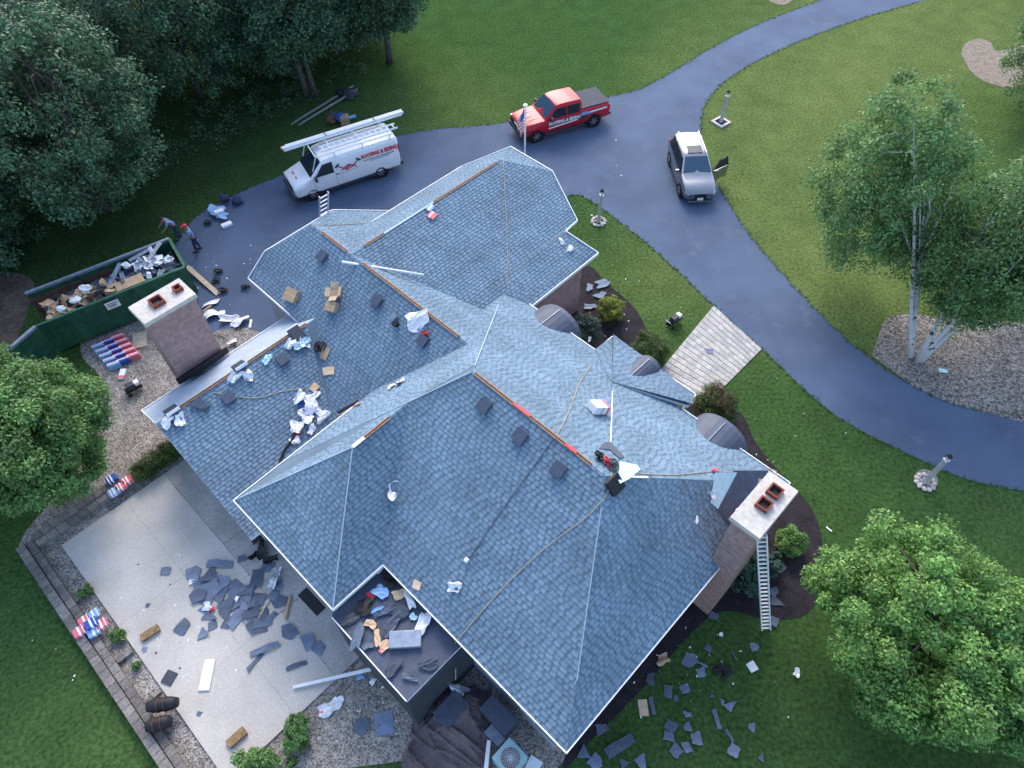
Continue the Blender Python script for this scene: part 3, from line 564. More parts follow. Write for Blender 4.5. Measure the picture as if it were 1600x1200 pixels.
mb.build('small_print', 'dark', van, local=True)
mb = MB()     # emblem: roof lines and two crossed hammers
for a, b in (((2.15, 1.30), (1.72, 1.52)), ((1.72, 1.52), (1.28, 1.30)), ((1.95, 1.30), (1.62, 1.45)), ((1.9, 1.24), (1.45, 1.36))): mb.bar((a[0], 1.003, a[1]), (b[0], 1.003, b[1]), .008, .07, Vector((0, 0, 1)), 0)
mb.bar((2.35, 1.003, 1.12), (1.1, 1.003, 1.2), .008, .02, ZV, 0)
for sx in (1, -1):
    cx = 1.72; mb.bar((cx+sx*.62, .985, 1.62), (cx+sx*.2, 1.003, 1.34), .008, .05, ZV, 1); mb.bar((cx+sx*.72, .985, 1.55), (cx+sx*.5, .975, 1.71), .01, .11, ZV, 1)
mb.build('emblem', ['red', 'dark'], van, local=True)
txt('ROOFING', .17, 'red', van, (4.52, -.42, 1.155), (0, 1, 0), (-.93, 0, .3), .004, .006, 'hood_lettering')
def rb(name, mats, fn, label, cat, loc=None, group=None, **kw):    # one-mesh thing in world coordinates, origin at loc
    mb = MB(); fn(mb); e = None
    if loc is not None:
        loc = Vector(loc); mb.v = [v-loc for v in mb.v]
    o = mb.build(name, mats, None, **kw)
    if loc is not None: o.location = loc
    return tag(o, label, cat, group)
vm = Matrix.Translation(van.location) @ Matrix.Rotation(hd, 4, 'Z')
def V_(x, y, z): return vm @ Vector((x, y, z))
ax = (fwd, lft, ZV)
ld = thing('gutter_stack', 'bundle of long white gutters tied on the van rack, far side', 'gutters', V_(1.4, -.55, 2.45), 0)
for k, (y, z, a, b) in enumerate(((-.72, 2.5, -2.3, 4.6), (-.58, 2.5, -2.35, 4.5), (-.44, 2.5, -2.2, 4.55), (-.64, 2.6, -2.3, 4.4), (-.5, 2.6, -2.25, 4.6))):
    mb = MB(); mb.bar(V_(a, y, z), V_(b, y, z), .12, .085); mb.build('gutter', 'trim', ld)
    mb = MB(); mb.bar(V_(b+.01, y, z), V_(b+.05, y, z), .11, .08); mb.build('gutter_end', 'pink', ld)
mb = MB()
for x in (-.6, 2.2): mb.bar(V_(x, -.82, 2.66), V_(x, -.36, 2.66), .04, .02)
mb.build('strap', 'dark', ld)
def ladder(name, label, a, b, wd, side, m='metal', n=None, group=None, rails=2):
    a, b = Vector(a), Vector(b); side = Vector(side).normalized(); d = (b-a).normalized(); t = thing(name, label, 'ladder', a, 0, group)
    for s in (1, -1):
        mb = MB(); mb.bar(a+side*s*wd/2, b+side*s*wd/2, .035, .09, d.cross(side)); mb.build('rail', m, t)
    n = n or int((b-a).length/.3)
    for k in range(n): c = a+(b-a)*((k+.5)/n); mb = MB(); mb.bar(c-side*wd/2, c+side*wd/2, .045, .045, d.cross(side)); mb.build('rung', m, t)
    return t
ladder('ladder', 'white ladder lying flat on the van roof rack, near side', V_(-1.5, .35, 2.46), V_(2.9, .35, 2.46), .42, lft, 'trim', 13)
# ---------------- red pickup
hd = R(204.0); rl = G(925, 197); fwd = Vector((math.cos(hd), math.sin(hd), 0)); lft = Vector((-fwd.y, fwd.x, 0))
pk = thing('pickup_truck', 'red crew cab pickup with grey bed cover and lettered doors on the driveway', 'truck', rl-lft*.88, hd)
def lr(w_, zb, z1, zt, wt): return [(0, zb), (w_*.92, zb), (w_, zb+.16), (w_, z1), (wt, zt-.06), (wt-.06, zt), (0, zt+.02)]
mb = MB(); loft(mb, [(-1.05, lr(.97, .5, .95, 1.27, .95)), (-.95, lr(1.0, .46, .95, 1.3, .985)), (1.0, lr(1.01, .42, .95, 1.30, .985)), (2.9, lr(1.01, .42, .95, 1.22, .975)), (3.2, lr(1.01, .44, .95, 1.20, .96)), (3.75, lr(1.02, .46, .95, 1.18, .94)), (4.45, lr(.98, .5, .9, 1.10, .88)), (4.62, lr(.92, .55, .85, 1.02, .80))])
bev(autosmooth(mb.build('body', 'truck_red', pk, local=True)), .03)
def cr(zb, wb, zu, wu, zr, wr): return [(0, zb), (wb, zb), (wu, zu), (wr, zr), (0, zr+.03)]
mb = MB(); loft(mb, [(.82, cr(1.2, .95, 1.75, .80, 1.86, .70)), (.92, cr(1.2, .96, 1.8, .80, 1.9, .70)), (2.1, cr(1.2, .96, 1.82, .80, 1.93, .71)), (2.45, cr(1.2, .96, 1.78, .79, 1.88, .69)), (3.2, cr(1.17, .95, 1.19, .93, 1.21, .85))])
bev(autosmooth(mb.build('cab', 'truck_red', pk, local=True)), .025)
quadpart('windshield', [(3.12, .82, 1.27), (3.12, -.82, 1.27), (2.5, -.68, 1.87), (2.5, .68, 1.87)], 'glass_sky', pk, .02)
quadpart('rear_window', [(.80, -.7, 1.36), (.80, .7, 1.36), (.83, .66, 1.76), (.83, -.66, 1.76)], 'glass', pk, .012)
def ps_(s):
    for x0, x1, x2 in ((2.92, 1.86, 2.48), (1.76, .98, 1.76)):
        quadpart('side_window', [(x0, s*.955, 1.27), (x1, s*.955, 1.27), (max(x1, .98), s*.835, 1.75), (x2, s*.835, 1.75)], 'glass', pk, .014)
    for x in (0, 3.75): arch(pk, x, s*1.0, .5, s); wheel(pk, x, s*.9, .41, .28, s, .26)
    mb = MB(); mb.box((2.85, s*1.1, 1.32), (.1, .22, .2)); mb.build('wing_mirror', 'dark', pk, local=True)
    mb = MB(); mb.box((4.45, s*.78, .95), (.3, .22, .14)); mb.build('headlight', 'lampglass', pk, local=True)
    mb = MB(); mb.box((-1.03, s*.9, 1.05), (.08, .14, .34)); mb.build('tail_light', 'red', pk, local=True)
    for xx in (1.8, 3.0, .86): mb = MB(); mb.box((xx, s*1.012, .85), (.014, .006, .7)); mb.build('door_seam', 'dark', pk, local=True)
    for xx in (1.95, .98): mb = MB(); mb.box((xx, s*1.018, 1.08), (.16, .03, .04)); mb.build('door_handle', 'dark', pk, local=True)
    mb = MB(); mb.box((1.9, s*1.0, .40), (2.6, .12, .06)); mb.build('running_board', 'dark', pk, local=True)
mirror_y(ps_)
mb = MB(); mb.box((-.12, 0, 1.345), (1.85, 1.74, .05)); bev(mb.build('bed_cover', 'ton', pk, local=True), .02)
mb = MB(); mb.box((4.6, 0, .84), (.1, 1.35, .34)); gr = bev(mb.build('grille', 'black', pk, local=True), .03)
mb = MB(); mb.box((4.66, 0, .9), (.02, .42, .12)); mb.build('grille_badge', 'trim', gr, local=True)
mb = MB(); mb.box((4.62, 0, .52), (.2, 1.85, .2)); bev(mb.build('front_bumper', 'dark', pk, local=True), .05)
mb = MB(); mb.box((-1.12, 0, .6), (.16, 1.86, .2)); bev(mb.build('rear_bumper', 'dark', pk, local=True), .04)
txt('ROOFING & SIDING', .27, 'trim', pk, (3.0, 1.022, .92), (-1, 0, 0), (0, 0, 1), .004, .012, sx=.86)
txt('ROOFING & SIDING', .27, 'dark', pk, (3.03, 1.017, .90), (-1, 0, 0), (0, 0, 1), .003, .025, 'lettering_shadow', sx=.86)
mb = MB(); mb.bar((3.0, 1.014, .72), (1.1, 1.014, .84), .006, .09, ZV, 0); mb.bar((.5, 1.0, 1.08), (-.85, .99, 1.12), .012, .1, ZV, 0); mb.build('side_stripe', 'trim', pk, local=True)
mb = MB()     # printed figure of a blue dome over a dark block
mb.add([Vector((.62+.38*math.cos(a), 1.016, 1.0+.22*math.sin(a))) for a in [math.pi*k/10 for k in range(11)]], [list(range(11))], 0); mb.box((.66, 1.012, .86), (.5, .006, .22), None, 1); mb.build('side_picture', ['ltblue', 'dark'], pk, local=True)
for y in (-.35, .1, .45): mb = MB(); mb.box((3.75, y, 1.2), (.8, .03, .015)); mb.build('hood_crease', 'truck_red', pk, local=True)
# ---------------- silver SUV, driver's door open
rr_ = G(1047, 256); fr_ = G(1062, 304); dv = (fr_-rr_).normalized(); hd = math.atan2(dv.y, dv.x); fwd = dv; lft = Vector((-fwd.y, fwd.x, 0))
sv = thing('suv', 'silver SUV facing the camera on the driveway with its front door open', 'car', rr_+lft*.82, hd)
def sr(w_, zb, zbelt, wb, zu, wu, zr, wr): return [(0, zb), (w_*.9, zb), (w_*.98, zb+.14), (w_, .72), (wb, zbelt), (wu, zu), (wr, zr), (0, zr+.03)]
mb = MB(); loft(mb, [(-.98, sr(.82, .5, .95, .78, 1.0, .72, 1.03, .6)), (-.9, sr(.9, .4, 1.05, .86, 1.25, .72, 1.32, .6)), (-.55, sr(.94, .3, 1.08, .9, 1.55, .68, 1.62, .58)), (.2, sr(.95, .26, 1.06, .91, 1.62, .70, 1.70, .60)), (1.2, sr(.95, .26, 1.04, .91, 1.63, .70, 1.71, .60)),
   (1.6, sr(.95, .26, 1.03, .91, 1.56, .69, 1.64, .59)), (2.42, sr(.95, .27, 1.01, .89, 1.06, .84, 1.09, .78)), (3.0, sr(.94, .3, .95, .86, .99, .8, 1.02, .7)), (3.5, sr(.88, .36, .84, .8, .88, .72, .9, .6)), (3.72, sr(.72, .42, .7, .68, .74, .6, .76, .5))])
bev(autosmooth(mb.build('body', 'suv_silver', sv, local=True)), .03)
quadpart('windshield', [(2.36, .76, 1.13), (2.36, -.76, 1.13), (1.66, -.60, 1.645), (1.66, .60, 1.645)], 'glass_sky', sv, .02)
quadpart('sunroof', [(1.45, .4, 1.72), (1.45, -.4, 1.72), (.85, -.4, 1.755), (.85, .4, 1.755)], 'glass', sv, .012)
quadpart('rear_window', [(-.88, -.66, 1.13), (-.88, .66, 1.13), (-.58, .58, 1.57), (-.58, -.58, 1.57)], 'glass', sv, .02)
def ss_(s):
    for x0, x1, x2, x3 in ((2.2, 1.12, 1.12, 1.66), (1.04, .2, .2, 1.04), (.12, -.5, -.35, .12)):
        if s > 0 and x0 == 2.2: quadpart('cabin_opening', [(2.2, .935, .45), (1.12, .955, .45), (1.12, .715, 1.58), (1.66, .715, 1.52)], 'black', sv, .012)
        else: quadpart('side_window', [(x0, s*.925, 1.07), (x1, s*.925, 1.09), (x2, s*.715, 1.58), (x3, s*.715, 1.56)], 'glass', sv, .014)
    for x in (0, 2.79): arch(sv, x, s*.935, .44, s); wheel(sv, x, s*.84, .37, .24, s, .25)
    mb = MB(); mb.bar((-.5, s*.56, 1.74), (1.5, s*.58, 1.74), .04, .04); mb.build('roof_rail', 'rim', sv, local=True)
    mb = MB(); mb.hexa([(3.3, s*.84, .74), (3.62, s*.62, .7), (3.62, s*.5, .7), (3.3, s*.7, .78)], [(3.25, s*.83, .86), (3.6, s*.6, .8), (3.58, s*.5, .8), (3.25, s*.68, .9)]); mb.build('headlight', 'lampglass', sv, local=True)
    mb = MB(); mb.box((-.93, s*.76, .98), (.1, .28, .1)); mb.build('tail_light', 'red', sv, local=True)
    mb = MB(); mb.box((1.4, s*.93, .33), (1.9, .06, .1)); mb.build('rocker_trim', 'dark', sv, local=True)
mirror_y(ss_)
mb = MB(); mb.box((2.1, -1.03, 1.1), (.12, .2, .14)); bev(mb.build('wing_mirror', 'suv_silver', sv, local=True), .03)
mb = MB(); mb.hexa([(3.70, -.5, .3), (3.70, .5, .3), (3.74, .3, .52), (3.74, -.3, .52)], [(3.6, -.5, .3), (3.6, .5, .3), (3.6, .3, .52), (3.6, -.3, .52)]); mb.box((3.70, 0, .62), (.08, .62, .2)); mb.build('grille', 'black', sv, local=True)
mb = MB(); mb.box((3.77, 0, .46), (.02, .32, .15)); mb.build('licence_plate', 'trim', sv, local=True)
mb = MB(); mb.bar((3.72, -.6, .28), (3.72, .6, .28), .08, .05); mb.build('bumper_trim', 'rim', sv, local=True)
# open door: hinged at x=2.2, swung out
a = R(62); hx = Vector((2.18, .95, 0)); dd = Vector((-math.cos(a), math.sin(a), 0)); nn = Vector((math.sin(a), math.cos(a), 0))
mb = MB(); mb.hexa([hx+dd*t+ZV*z+nn*-.05 for t, z in ((0, .38), (1.02, .4), (1.05, 1.05), (0, 1.02))], [hx+dd*t+ZV*z+nn*.05 for t, z in ((0, .38), (1.02, .4), (1.05, 1.05), (0, 1.02))]); dr = mb.build('front_door', 'suv_silver', sv, local=True)
mb = MB(); mb.tube([hx+dd*0+ZV*1.02, hx+dd*.5+ZV*1.48-nn*.14, hx+dd*1.0+ZV*1.54-nn*.16, hx+dd*1.05+ZV*1.04], .03, 6); mb.build('window_frame', 'black', dr, local=True)
quadpart('door_glass', [hx+dd*.08+ZV*1.05, hx+dd*1.0+ZV*1.06, hx+dd*.98+ZV*1.5-nn*.15, hx+dd*.5+ZV*1.45-nn*.13], 'glass', dr, .006)
mb = MB(); mb.hexa([hx+dd*t+ZV*z-nn*.09 for t, z in ((.1, .42), (.98, .44), (1.0, 1.0), (.1, .98))], [hx+dd*t+ZV*z-nn*.052 for t, z in ((.06, .4), (1.0, .42), (1.02, 1.02), (.06, 1.0))]); mb.build('door_card', 'dark', dr, local=True)
mb = MB(); mb.box(hx+dd*.12+nn*.15+ZV*1.06, (.1, .2, .14)); bev(mb.build('wing_mirror', 'suv_silver', dr, local=True), .03)
# ================================================================== SITE FURNITURE
def lamp_post(u, v, label, base):
    g = G(u, v); t = thing('lamp_post', label, 'lamp post', g, R(random.uniform(0, 40)), 'lamp posts along the driveway'); h = 1.75
    mb = MB(); mb.hexa([Vector((x*.085, y*.085, 0)) for x, y in ((-1, -1), (1, -1), (1, 1), (-1, 1))], [Vector((x*.07, y*.07, h)) for x, y in ((-1, -1), (1, -1), (1, 1), (-1, 1))]); bev(mb.build('post', 'lamp', t, local=True), .012)
    mb = MB(); mb.box((0, 0, h+.02), (.19, .19, .05)); mb.build('post_cap', 'trim', t, local=True)
    mb = MB(); mb.hexa([Vector((x*.05, y*.05, h+.06)) for x, y in ((-1, -1), (1, -1), (1, 1), (-1, 1))], [Vector((x*.08, y*.08, h+.26)) for x, y in ((-1, -1), (1, -1), (1, 1), (-1, 1))]); ln = mb.build('lantern_glass', 'lampglass', t, local=True)
    mb = MB(); mb.hexa([Vector((x*.1, y*.1, h+.26)) for x, y in ((-1, -1), (1, -1), (1, 1), (-1, 1))], [Vector((x*.02, y*.02, h+.36)) for x, y in ((-1, -1), (1, -1), (1, 1), (-1, 1))]); mb.tube([(0, 0, h+.35), (0, 0, h+.42)], .015, 6); mb.build('lantern_roof', 'black', t, local=True)
    for x, y in ((-1, -1), (1, -1), (1, 1), (-1, 1)): mb = MB(); mb.tube([(x*.05, y*.05, h+.05), (x*.083, y*.083, h+.27)], .01, 4); mb.build('lantern_bar', 'black', ln, local=True)
    if base == 'ring':
        for k in range(11):
            a = 2*math.pi*k/11; mb = MB(); kk = random.uniform(.75, 1.2); mb.lump((math.cos(a)*.34, math.sin(a)*.34, .05), .1, (1, 1, .6), .2, 0, (kk, kk, kk)); mb.build('edging_stone', 'stone', t, local=True)
        for k in range(16):
            mb = MB(); kk = random.uniform(.7, 1.3); mb.lump((random.uniform(-.25, .25), random.uniform(-.25, .25), .02), .06, (1, 1, .6), .2, 0, (kk, kk, kk), 4); mb.build('pebble', 'stone', t, local=True)
    else:
        for k in range(4):
            mb = MB(); d = (Vector((1, 0, 0)), Vector((0, 1, 0)))[k % 2]; n = (Vector((0, 1, 0)), Vector((1, 0, 0)))[k % 2]*(1 if k < 2 else -1)*.36
            mb.bar(n-d*(.43 if k % 2 else .29)+ZV*.05, n+d*(.43 if k % 2 else .29)+ZV*.05, .13, .12, c=(1.1, 1.1, 1.1)); mb.build('edging_block', 'stone', t, local=True)
        mb = MB(); mb.box((0, 0, .03), (.58, .58, .05)); mb.build('planting_soil', 'mulch', t, local=True)
lamp_post(935, 347, 'grey lamp post in a stone ring beside the garage lawn', 'ring')
lamp_post(1126, 192, 'grey lamp post in a square kerbed bed above the silver car', 'square')
lamp_post(1445, 754, 'pale lamp post on the lawn edge at the lower bend of the driveway', 'ring')
pxsheet('tree_bed', [(1428, 742), (1440, 733), (1458, 738), (1466, 752), (1458, 764), (1442, 764), (1430, 756), (1428, 742)], .006, 'pale_gravel', 3)
# flagpole with a limp flag
fg = G(819, 318); fp = thing('flagpole', 'white flagpole with limp striped flag behind the garage roof', 'flagpole', fg)
hh = 4.0
while True:
    d = Vector((fg.x, fg.y, hh))-Vector((0, 0, CAMH))
    if 600-FPX*d.dot(CU)/d.dot(CF) < 166 or hh > 9: break
    hh += .03
mb = MB(); mb.tube([(0, 0, 0), (0, 0, hh)], [.06, .04], 10); mb.build('pole', 'trim', fp, local=True)
mb = MB(); mb.lump((0, 0, hh+.04), .09, (1.3, 1.3, .7), 0, n=8); mb.build('finial', 'trim', fp, local=True)
fl = MB(); n1, n2 = 10, 16
for i in range(n2+1):
    for j in range(n1+1):
        t = i/n2; s = j/n1; spread = .5*math.sin(math.pi*min(1, t*1.1+.15))*.5+.12*t+.08
        fl.v.append(Vector((-.05-s*spread, .07*math.sin(s*9+t*4)*(.3+s), hh-.1-t*1.25-s*.45*(1-.3*t))))
for i in range(n2):
    for j in range(n1):
        b = i*(n1+1)+j; fl.f.append([b, b+1, b+n1+2, b+n1+1]); fl.m.append(2 if (i < 7 and j < 5) else (i+j//2) % 2); fl.c.append((1, 1, 1))
fl.build('flag', ['red', 'trim', 'blue'], fp, local=True, smooth=True)
# ladders against the house
pt = Hs(-23.52, 12.2, 4.15); fo = pt-PV*1.5
ladder('ladder', 'aluminium ladder leaning on the garage eave beside the van', (fo.x, fo.y, 0), pt+PV*.45+ZV*1.35, .46, QV, 'metal')
ladder('ladder', 'tall aluminium extension ladder leaning near the right chimney', G(1197, 984), G(1190, 836, 5.4), .3, Vector((1, .05, 0)), 'trim', 24)
# dumpster
dz = 1.9; c4 = [G(u, v, dz) for u, v in ((58, 510), (288, 417), (265, 370), (40, 455))]
dl = ((c4[1]-c4[0])+(c4[2]-c4[3])).normalized(); dw = Vector((-dl.y, dl.x, 0)); o0 = Vector((c4[0].x, c4[0].y, 0)); LEN = ((c4[1]-c4[0]).length+(c4[2]-c4[3]).length)/2; WID = 2.35
dp = thing('dumpster', 'long open green roll-off dumpster heaped with roofing waste beside the woods', 'dumpster', o0)
def D_(x, y, z): return o0+dl*x+dw*y+ZV*z
for nm, a, b in (('near_side', (0, 0), (LEN, 0)), ('far_side', (0, WID), (LEN, WID)), ('front_end', (LEN, 0.06), (LEN, WID-.06))):
    mb = MB(); mb.bar(D_(*a, dz/2+.1), D_(*b, dz/2+.1), .08, dz-.22); sd_ = mb.build('side_panel', 'green_steel', dp)
    mb = MB(); mb.bar(D_(*a, dz), D_(*b, dz), .14, .12); mb.build('top_rail', 'green_steel' if nm != 'far_side' else 'grey_steel', sd_)
    if nm != 'front_end':
        for k in range(9):
            x = LEN*(k+.5)/9; y = -.07 if nm == 'near_side' else WID+.07; mb = MB(); mb.bar(D_(x, y, .2), D_(x, y, dz-.1), .06, .1, dl); mb.build('rib', 'green_steel', sd_)
mb = MB(); mb.box(D_(LEN/2, WID/2, .16), (LEN-.1, WID-.1, .1), (dl, dw, ZV)); mb.build('floor_pan', 'rust', dp)
mb = MB(); mb.bar(D_(0, WID-.13, dz/2), D_(LEN*.6, WID-.13, dz/2), .02, dz-.5); mb.build('rusty_lining', 'rust', dp)
for y in (.3, WID-.3): mb = MB(); mb.bar(D_(.1, y, .06), D_(LEN-.1, y, .06), .12, .09); mb.build('skid', 'dark', dp)
mb = MB(); mb.bar(D_(-.05, -.05, dz/2), D_(-1.9, -1.15, dz/2), .08, dz-.25); dd_ = mb.build('tail_door', 'green_steel', dp)
mb = MB(); mb.bar(D_(-.05, .02, dz), D_(-1.95, -1.1, dz), .16, .12); mb.build('door_rail', 'grey_steel', dd_)
mb = MB(); mb.bar(D_(-1.25, -.95, dz-.5), D_(-1.75, -1.22, dz-.5), .02, .45); mb.build('door_sign', 'trim', dd_)
mb = MB(); mb.bar(D_(2.75, -.14, dz-.32), D_(3.35, -.14, dz-.32), .02, .4); sg = mb.build('sign', 'trim', dp)
for z, a, b in ((dz-.22, 2.83, 3.27), (dz-.32, 2.83, 3.2), (dz-.4, 2.9, 3.2)): mb = MB(); mb.bar(D_(a, -.154, z), D_(b, -.154, z), .008, .035); mb.build('sign_print', 'dark', sg)
# waste inside it
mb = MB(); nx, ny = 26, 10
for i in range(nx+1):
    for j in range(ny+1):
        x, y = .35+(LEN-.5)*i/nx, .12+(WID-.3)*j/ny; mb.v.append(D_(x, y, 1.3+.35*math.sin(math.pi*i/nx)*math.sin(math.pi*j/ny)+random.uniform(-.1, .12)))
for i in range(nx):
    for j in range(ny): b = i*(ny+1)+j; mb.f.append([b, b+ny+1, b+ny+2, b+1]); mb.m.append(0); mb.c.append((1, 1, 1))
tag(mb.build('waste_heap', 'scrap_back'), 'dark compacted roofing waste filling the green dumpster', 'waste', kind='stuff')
def rax(tilt=1.0):
    a = random.uniform(0, 2*math.pi); n = Vector((random.uniform(-tilt, tilt), random.uniform(-tilt, tilt), 1)).normalized(); x = Vector((math.cos(a), math.sin(a), 0)); x = (x-n*x.dot(n)).normalized(); return x, n.cross(x), n
def sheetpiece(mb, c, sx, sy, ax, th=.012, bend=.1, n=5, cl=None, mi=0, ragged=.15):
    X, Y, Z = ax; c = Vector(c); g = [[None]*(n+1) for _ in range(n+1)]; f1, f2 = random.uniform(1, 4), random.uniform(1, 4); ph = random.uniform(0, 6); pa, pb, pc = [random.uniform(0, 6) for _ in range(3)]
    o = len(mb.v)
    for s in (0, 1):
        for i in range(n+1):
            for j in range(n+1):
                u, v = i/n-.5, j/n-.5; th_ = math.atan2(v, u); q = max(abs(u), abs(v))/max(1e-6, math.hypot(u, v)); e = (q**.35)*1.08*(1+ragged*(.7*math.sin(2*th_+pa)+.6*math.sin(3*th_+pb)+.5*math.sin(5*th_+pc)))
                if s == 0: g[i][j] = c+X*u*sx*e+Y*v*sy*e+Z*bend*min(sx, sy)*(math.sin(u*f1*2+ph)+math.cos(v*f2*2+ph))
                mb.v.append(g[i][j]+Z*th*s)
    m = (n+1)*(n+1); 
    for i in range(n):
        for j in range(n):
            b = i*(n+1)+j
            for f in ([b, b+1, b+n+2, b+n+1], [m+b, m+b+n+1, m+b+n+2, m+b+1]): mb.f.append([o+k for k in f]); mb.m.append(mi); mb.c.append(cl or (1, 1, 1))
    ed = [(0, j) for j in range(n)]+[(i, n) for i in range(n)]+[(n, n-j) for j in range(n)]+[(n-i, 0) for i in range(n)]
    for k in range(len(ed)):
        a = ed[k][0]*(n+1)+ed[k][1]; b2 = ed[(k+1) % len(ed)]; b = b2[0]*(n+1)+b2[1]; mb.f.append([o+a, o+b, o+m+b, o+m+a]); mb.m.append(mi); mb.c.append(cl or (1, 1, 1))
def wst(name, m, label, cat, grp, x, y, z, sx, sy, cl=None, tilt=.5, th=.015, bend=.12):
    mb = MB(); sheetpiece(mb, (0, 0, 0), sx, sy, rax(tilt), th, bend, 4, cl); o = mb.build(name, m); o.location = D_(x, y, z); tag(o, label, cat, grp)
for k in range(60):
    x = random.uniform(.5, 3.7); y = random.uniform(.25, WID-.7-.1*x); kk = random.uniform(.75, 1.5)
    wst('cardboard_scrap', 'card', 'torn tan cardboard and board scrap in the tail half of the dumpster', 'cardboard', 'tan scraps in the dumpster', x, y, 1.58+random.uniform(0, .25), random.uniform(.25, .6), random.uniform(.2, .4), (kk, kk*.95, kk*.9), .7)
for k in range(34):
    x = random.uniform(3.4, LEN-.3); y = random.uniform(.3, WID-.4); kk = random.uniform(.5, 1.4)
    wst('shingle_scrap', 'scrap', 'grey blue shingle offcut in the front half of the dumpster', 'shingle', 'shingle offcuts in the dumpster', x, y, 1.6+random.uniform(0, .25), random.uniform(.3, .8), random.uniform(.15, .35), (kk, kk, kk), .6)
for k in range(16):
    x = random.uniform(LEN-1.9, LEN-.3); y = random.uniform(.3, WID-.4)
    wst('paper_wrapper', 'paper', 'crumpled white wrapper at the front end of the dumpster', 'wrapper', 'white wrappers in the dumpster', x, y, 1.72+random.uniform(0, .2), random.uniform(.25, .5), random.uniform(.2, .4), None, .6)
for k in range(10):
    x = random.uniform(.8, 3.0); y = random.uniform(.3, WID-.5); wst('dark_felt_scrap', 'black', 'black felt scrap among the cardboard in the dumpster', 'felt', 'black felt scraps in the dumpster', x, y, 1.65+random.uniform(0, .15), random.uniform(.3, .6), .3, None, .6)
for (x, y, s, l) in ((2.3, 1.25, .24, 'round white plastic bag in the middle of the dumpster'), (1.75, .75, .2, 'white plastic bag near the tail of the dumpster'), (1.1, .55, .17, 'white bag at the near wall of the dumpster tail'), (4.3, 1.75, .18, 'white bag by the far wall of the dumpster')):
    mb = MB(); mb.lump((0, 0, 0), s, (1.2, .9, .7), .4, n=7); o = mb.build('plastic_bag', 'white', None); o.location = D_(x, y, 1.85); tag(o, l, 'bag')
mb = MB(); mb.box((0, 0, 0), (1.25, .62, .05), (dl, dw, ZV)); o = mb.build('cardboard_sheet', 'card'); o.location = D_(4.1, .55, 1.82); tag(o, 'large flat pinkish cardboard sheet at the near wall of the dumpster', 'cardboard')
for a, b, l in (((3.2, .9, 1.75), (4.1, 1.9, 1.95), 'pale blue metal flashing leaning inside the dumpster'), ((4.9, 1.3, 1.75), (6.1, 2.2, 2.0), 'bright metal flashing strip at the far end of the dumpster'), ((4.5, 1.9, 1.9), (5.5, 2.15, 1.9), 'blue metal strip along the far wall of the dumpster'), ((4.9, 1.8, 1.95), (5.2, 1.2, 1.7), 'short light timber in the dumpster front')):
    mb = MB(); p0, p1 = D_(*a), D_(*b); mb.bar(p0-p0, p1-p0, .22 if 'timber' not in l else .1, .02); o = mb.build('metal_strip' if 'timber' not in l else 'timber_piece', 'grey_steel' if 'bright' not in l else 'metal'); o.location = p0; tag(o, l, 'flashing' if 'timber' not in l else 'timber')
# ================================================================== TREES AND SHRUBS
def leaves(name, m, parent, clumps, per, ln, wd, seed, up=.6, droop=0.0, bright=(.6, 1.35), hue=.12, kind=None, flat=.75):
    g = np.random.default_rng(seed); cl = np.array([(c[0], c[1], c[2], c[3]) for c in clumps], float); n = len(cl)*per
    ci = np.repeat(np.arange(len(cl)), per); c = cl[ci]
    d = g.normal(size=(n, 3)); d /= np.linalg.norm(d, axis=1)[:, None]; r = g.random(n)**.45
    pos = c[:, :3] + d*r[:, None]*c[:, 3:4]*np.array([1, 1, flat]); pos[:, 2] -= droop*g.random(n)*c[:, 3]
    nrm = d*.7 + g.normal(size=(n, 3))*.55 + np.array([0, 0, up]); nrm /= np.linalg.norm(nrm, axis=1)[:, None]
    t = g.normal(size=(n, 3))+d*.5; t[:, 2] -= droop*1.5; t -= nrm*(t*nrm).sum(1)[:, None]; t /= np.linalg.norm(t, axis=1)[:, None]; b = np.cross(nrm, t)
    L = (ln*(.7+.6*g.random(n)))[:, None]; W = (wd*(.7+.6*g.random(n)))[:, None]
    v = np.empty((n, 4, 3)); v[:, 0] = pos-t*L*.5; v[:, 1] = pos+b*W*.5+nrm*W*.12; v[:, 2] = pos+t*L*.5; v[:, 3] = pos-b*W*.5+nrm*W*.12
    cb = g.uniform(.78, 1.22, len(cl))[ci]; k = g.uniform(*bright, n)*cb; h = g.uniform(-hue, hue, n)
    colr = np.stack([k*(1+h), k, k*(1-h*.6), np.ones(n)], 1)
    me = bpy.data.meshes.new(name); me.vertices.add(n*4); me.vertices.foreach_set('co', v.ravel()); me.loops.add(n*4); me.loops.foreach_set('vertex_index', np.arange(n*4, dtype=np.int32))
    me.polygons.add(n); me.polygons.foreach_set('loop_start', np.arange(0, n*4, 4, dtype=np.int32)); me.materials.append(M[m])
    at = me.attributes.new('Col', 'FLOAT_COLOR', 'FACE'); at.data.foreach_set('color', colr.astype(np.float32).ravel()); me.update(calc_edges=True); me.validate()
    o = bpy.data.objects.new(name, me); col.objects.link(o); o.parent = parent
    if kind: o['kind'] = kind
    return o
def crown_clumps(c, rad, n, cr, seed, lo=.55, bottom=-.7):
    g = np.random.default_rng(seed); out = []
    while len(out) < n:
        d = g.normal(size=3); d /= np.linalg.norm(d)
        if d[2] < bottom: continue
        k = lo+(1-lo)*g.random()**.6; k *= 1+.16*math.sin(d[0]*5+seed)*math.cos(d[1]*4+d[2]*3+seed)
        out.append((c[0]+d[0]*rad[0]*k, c[1]+d[1]*rad[1]*k, c[2]+d[2]*rad[2]*k, cr*g.uniform(.65, 1.25)))
    return out
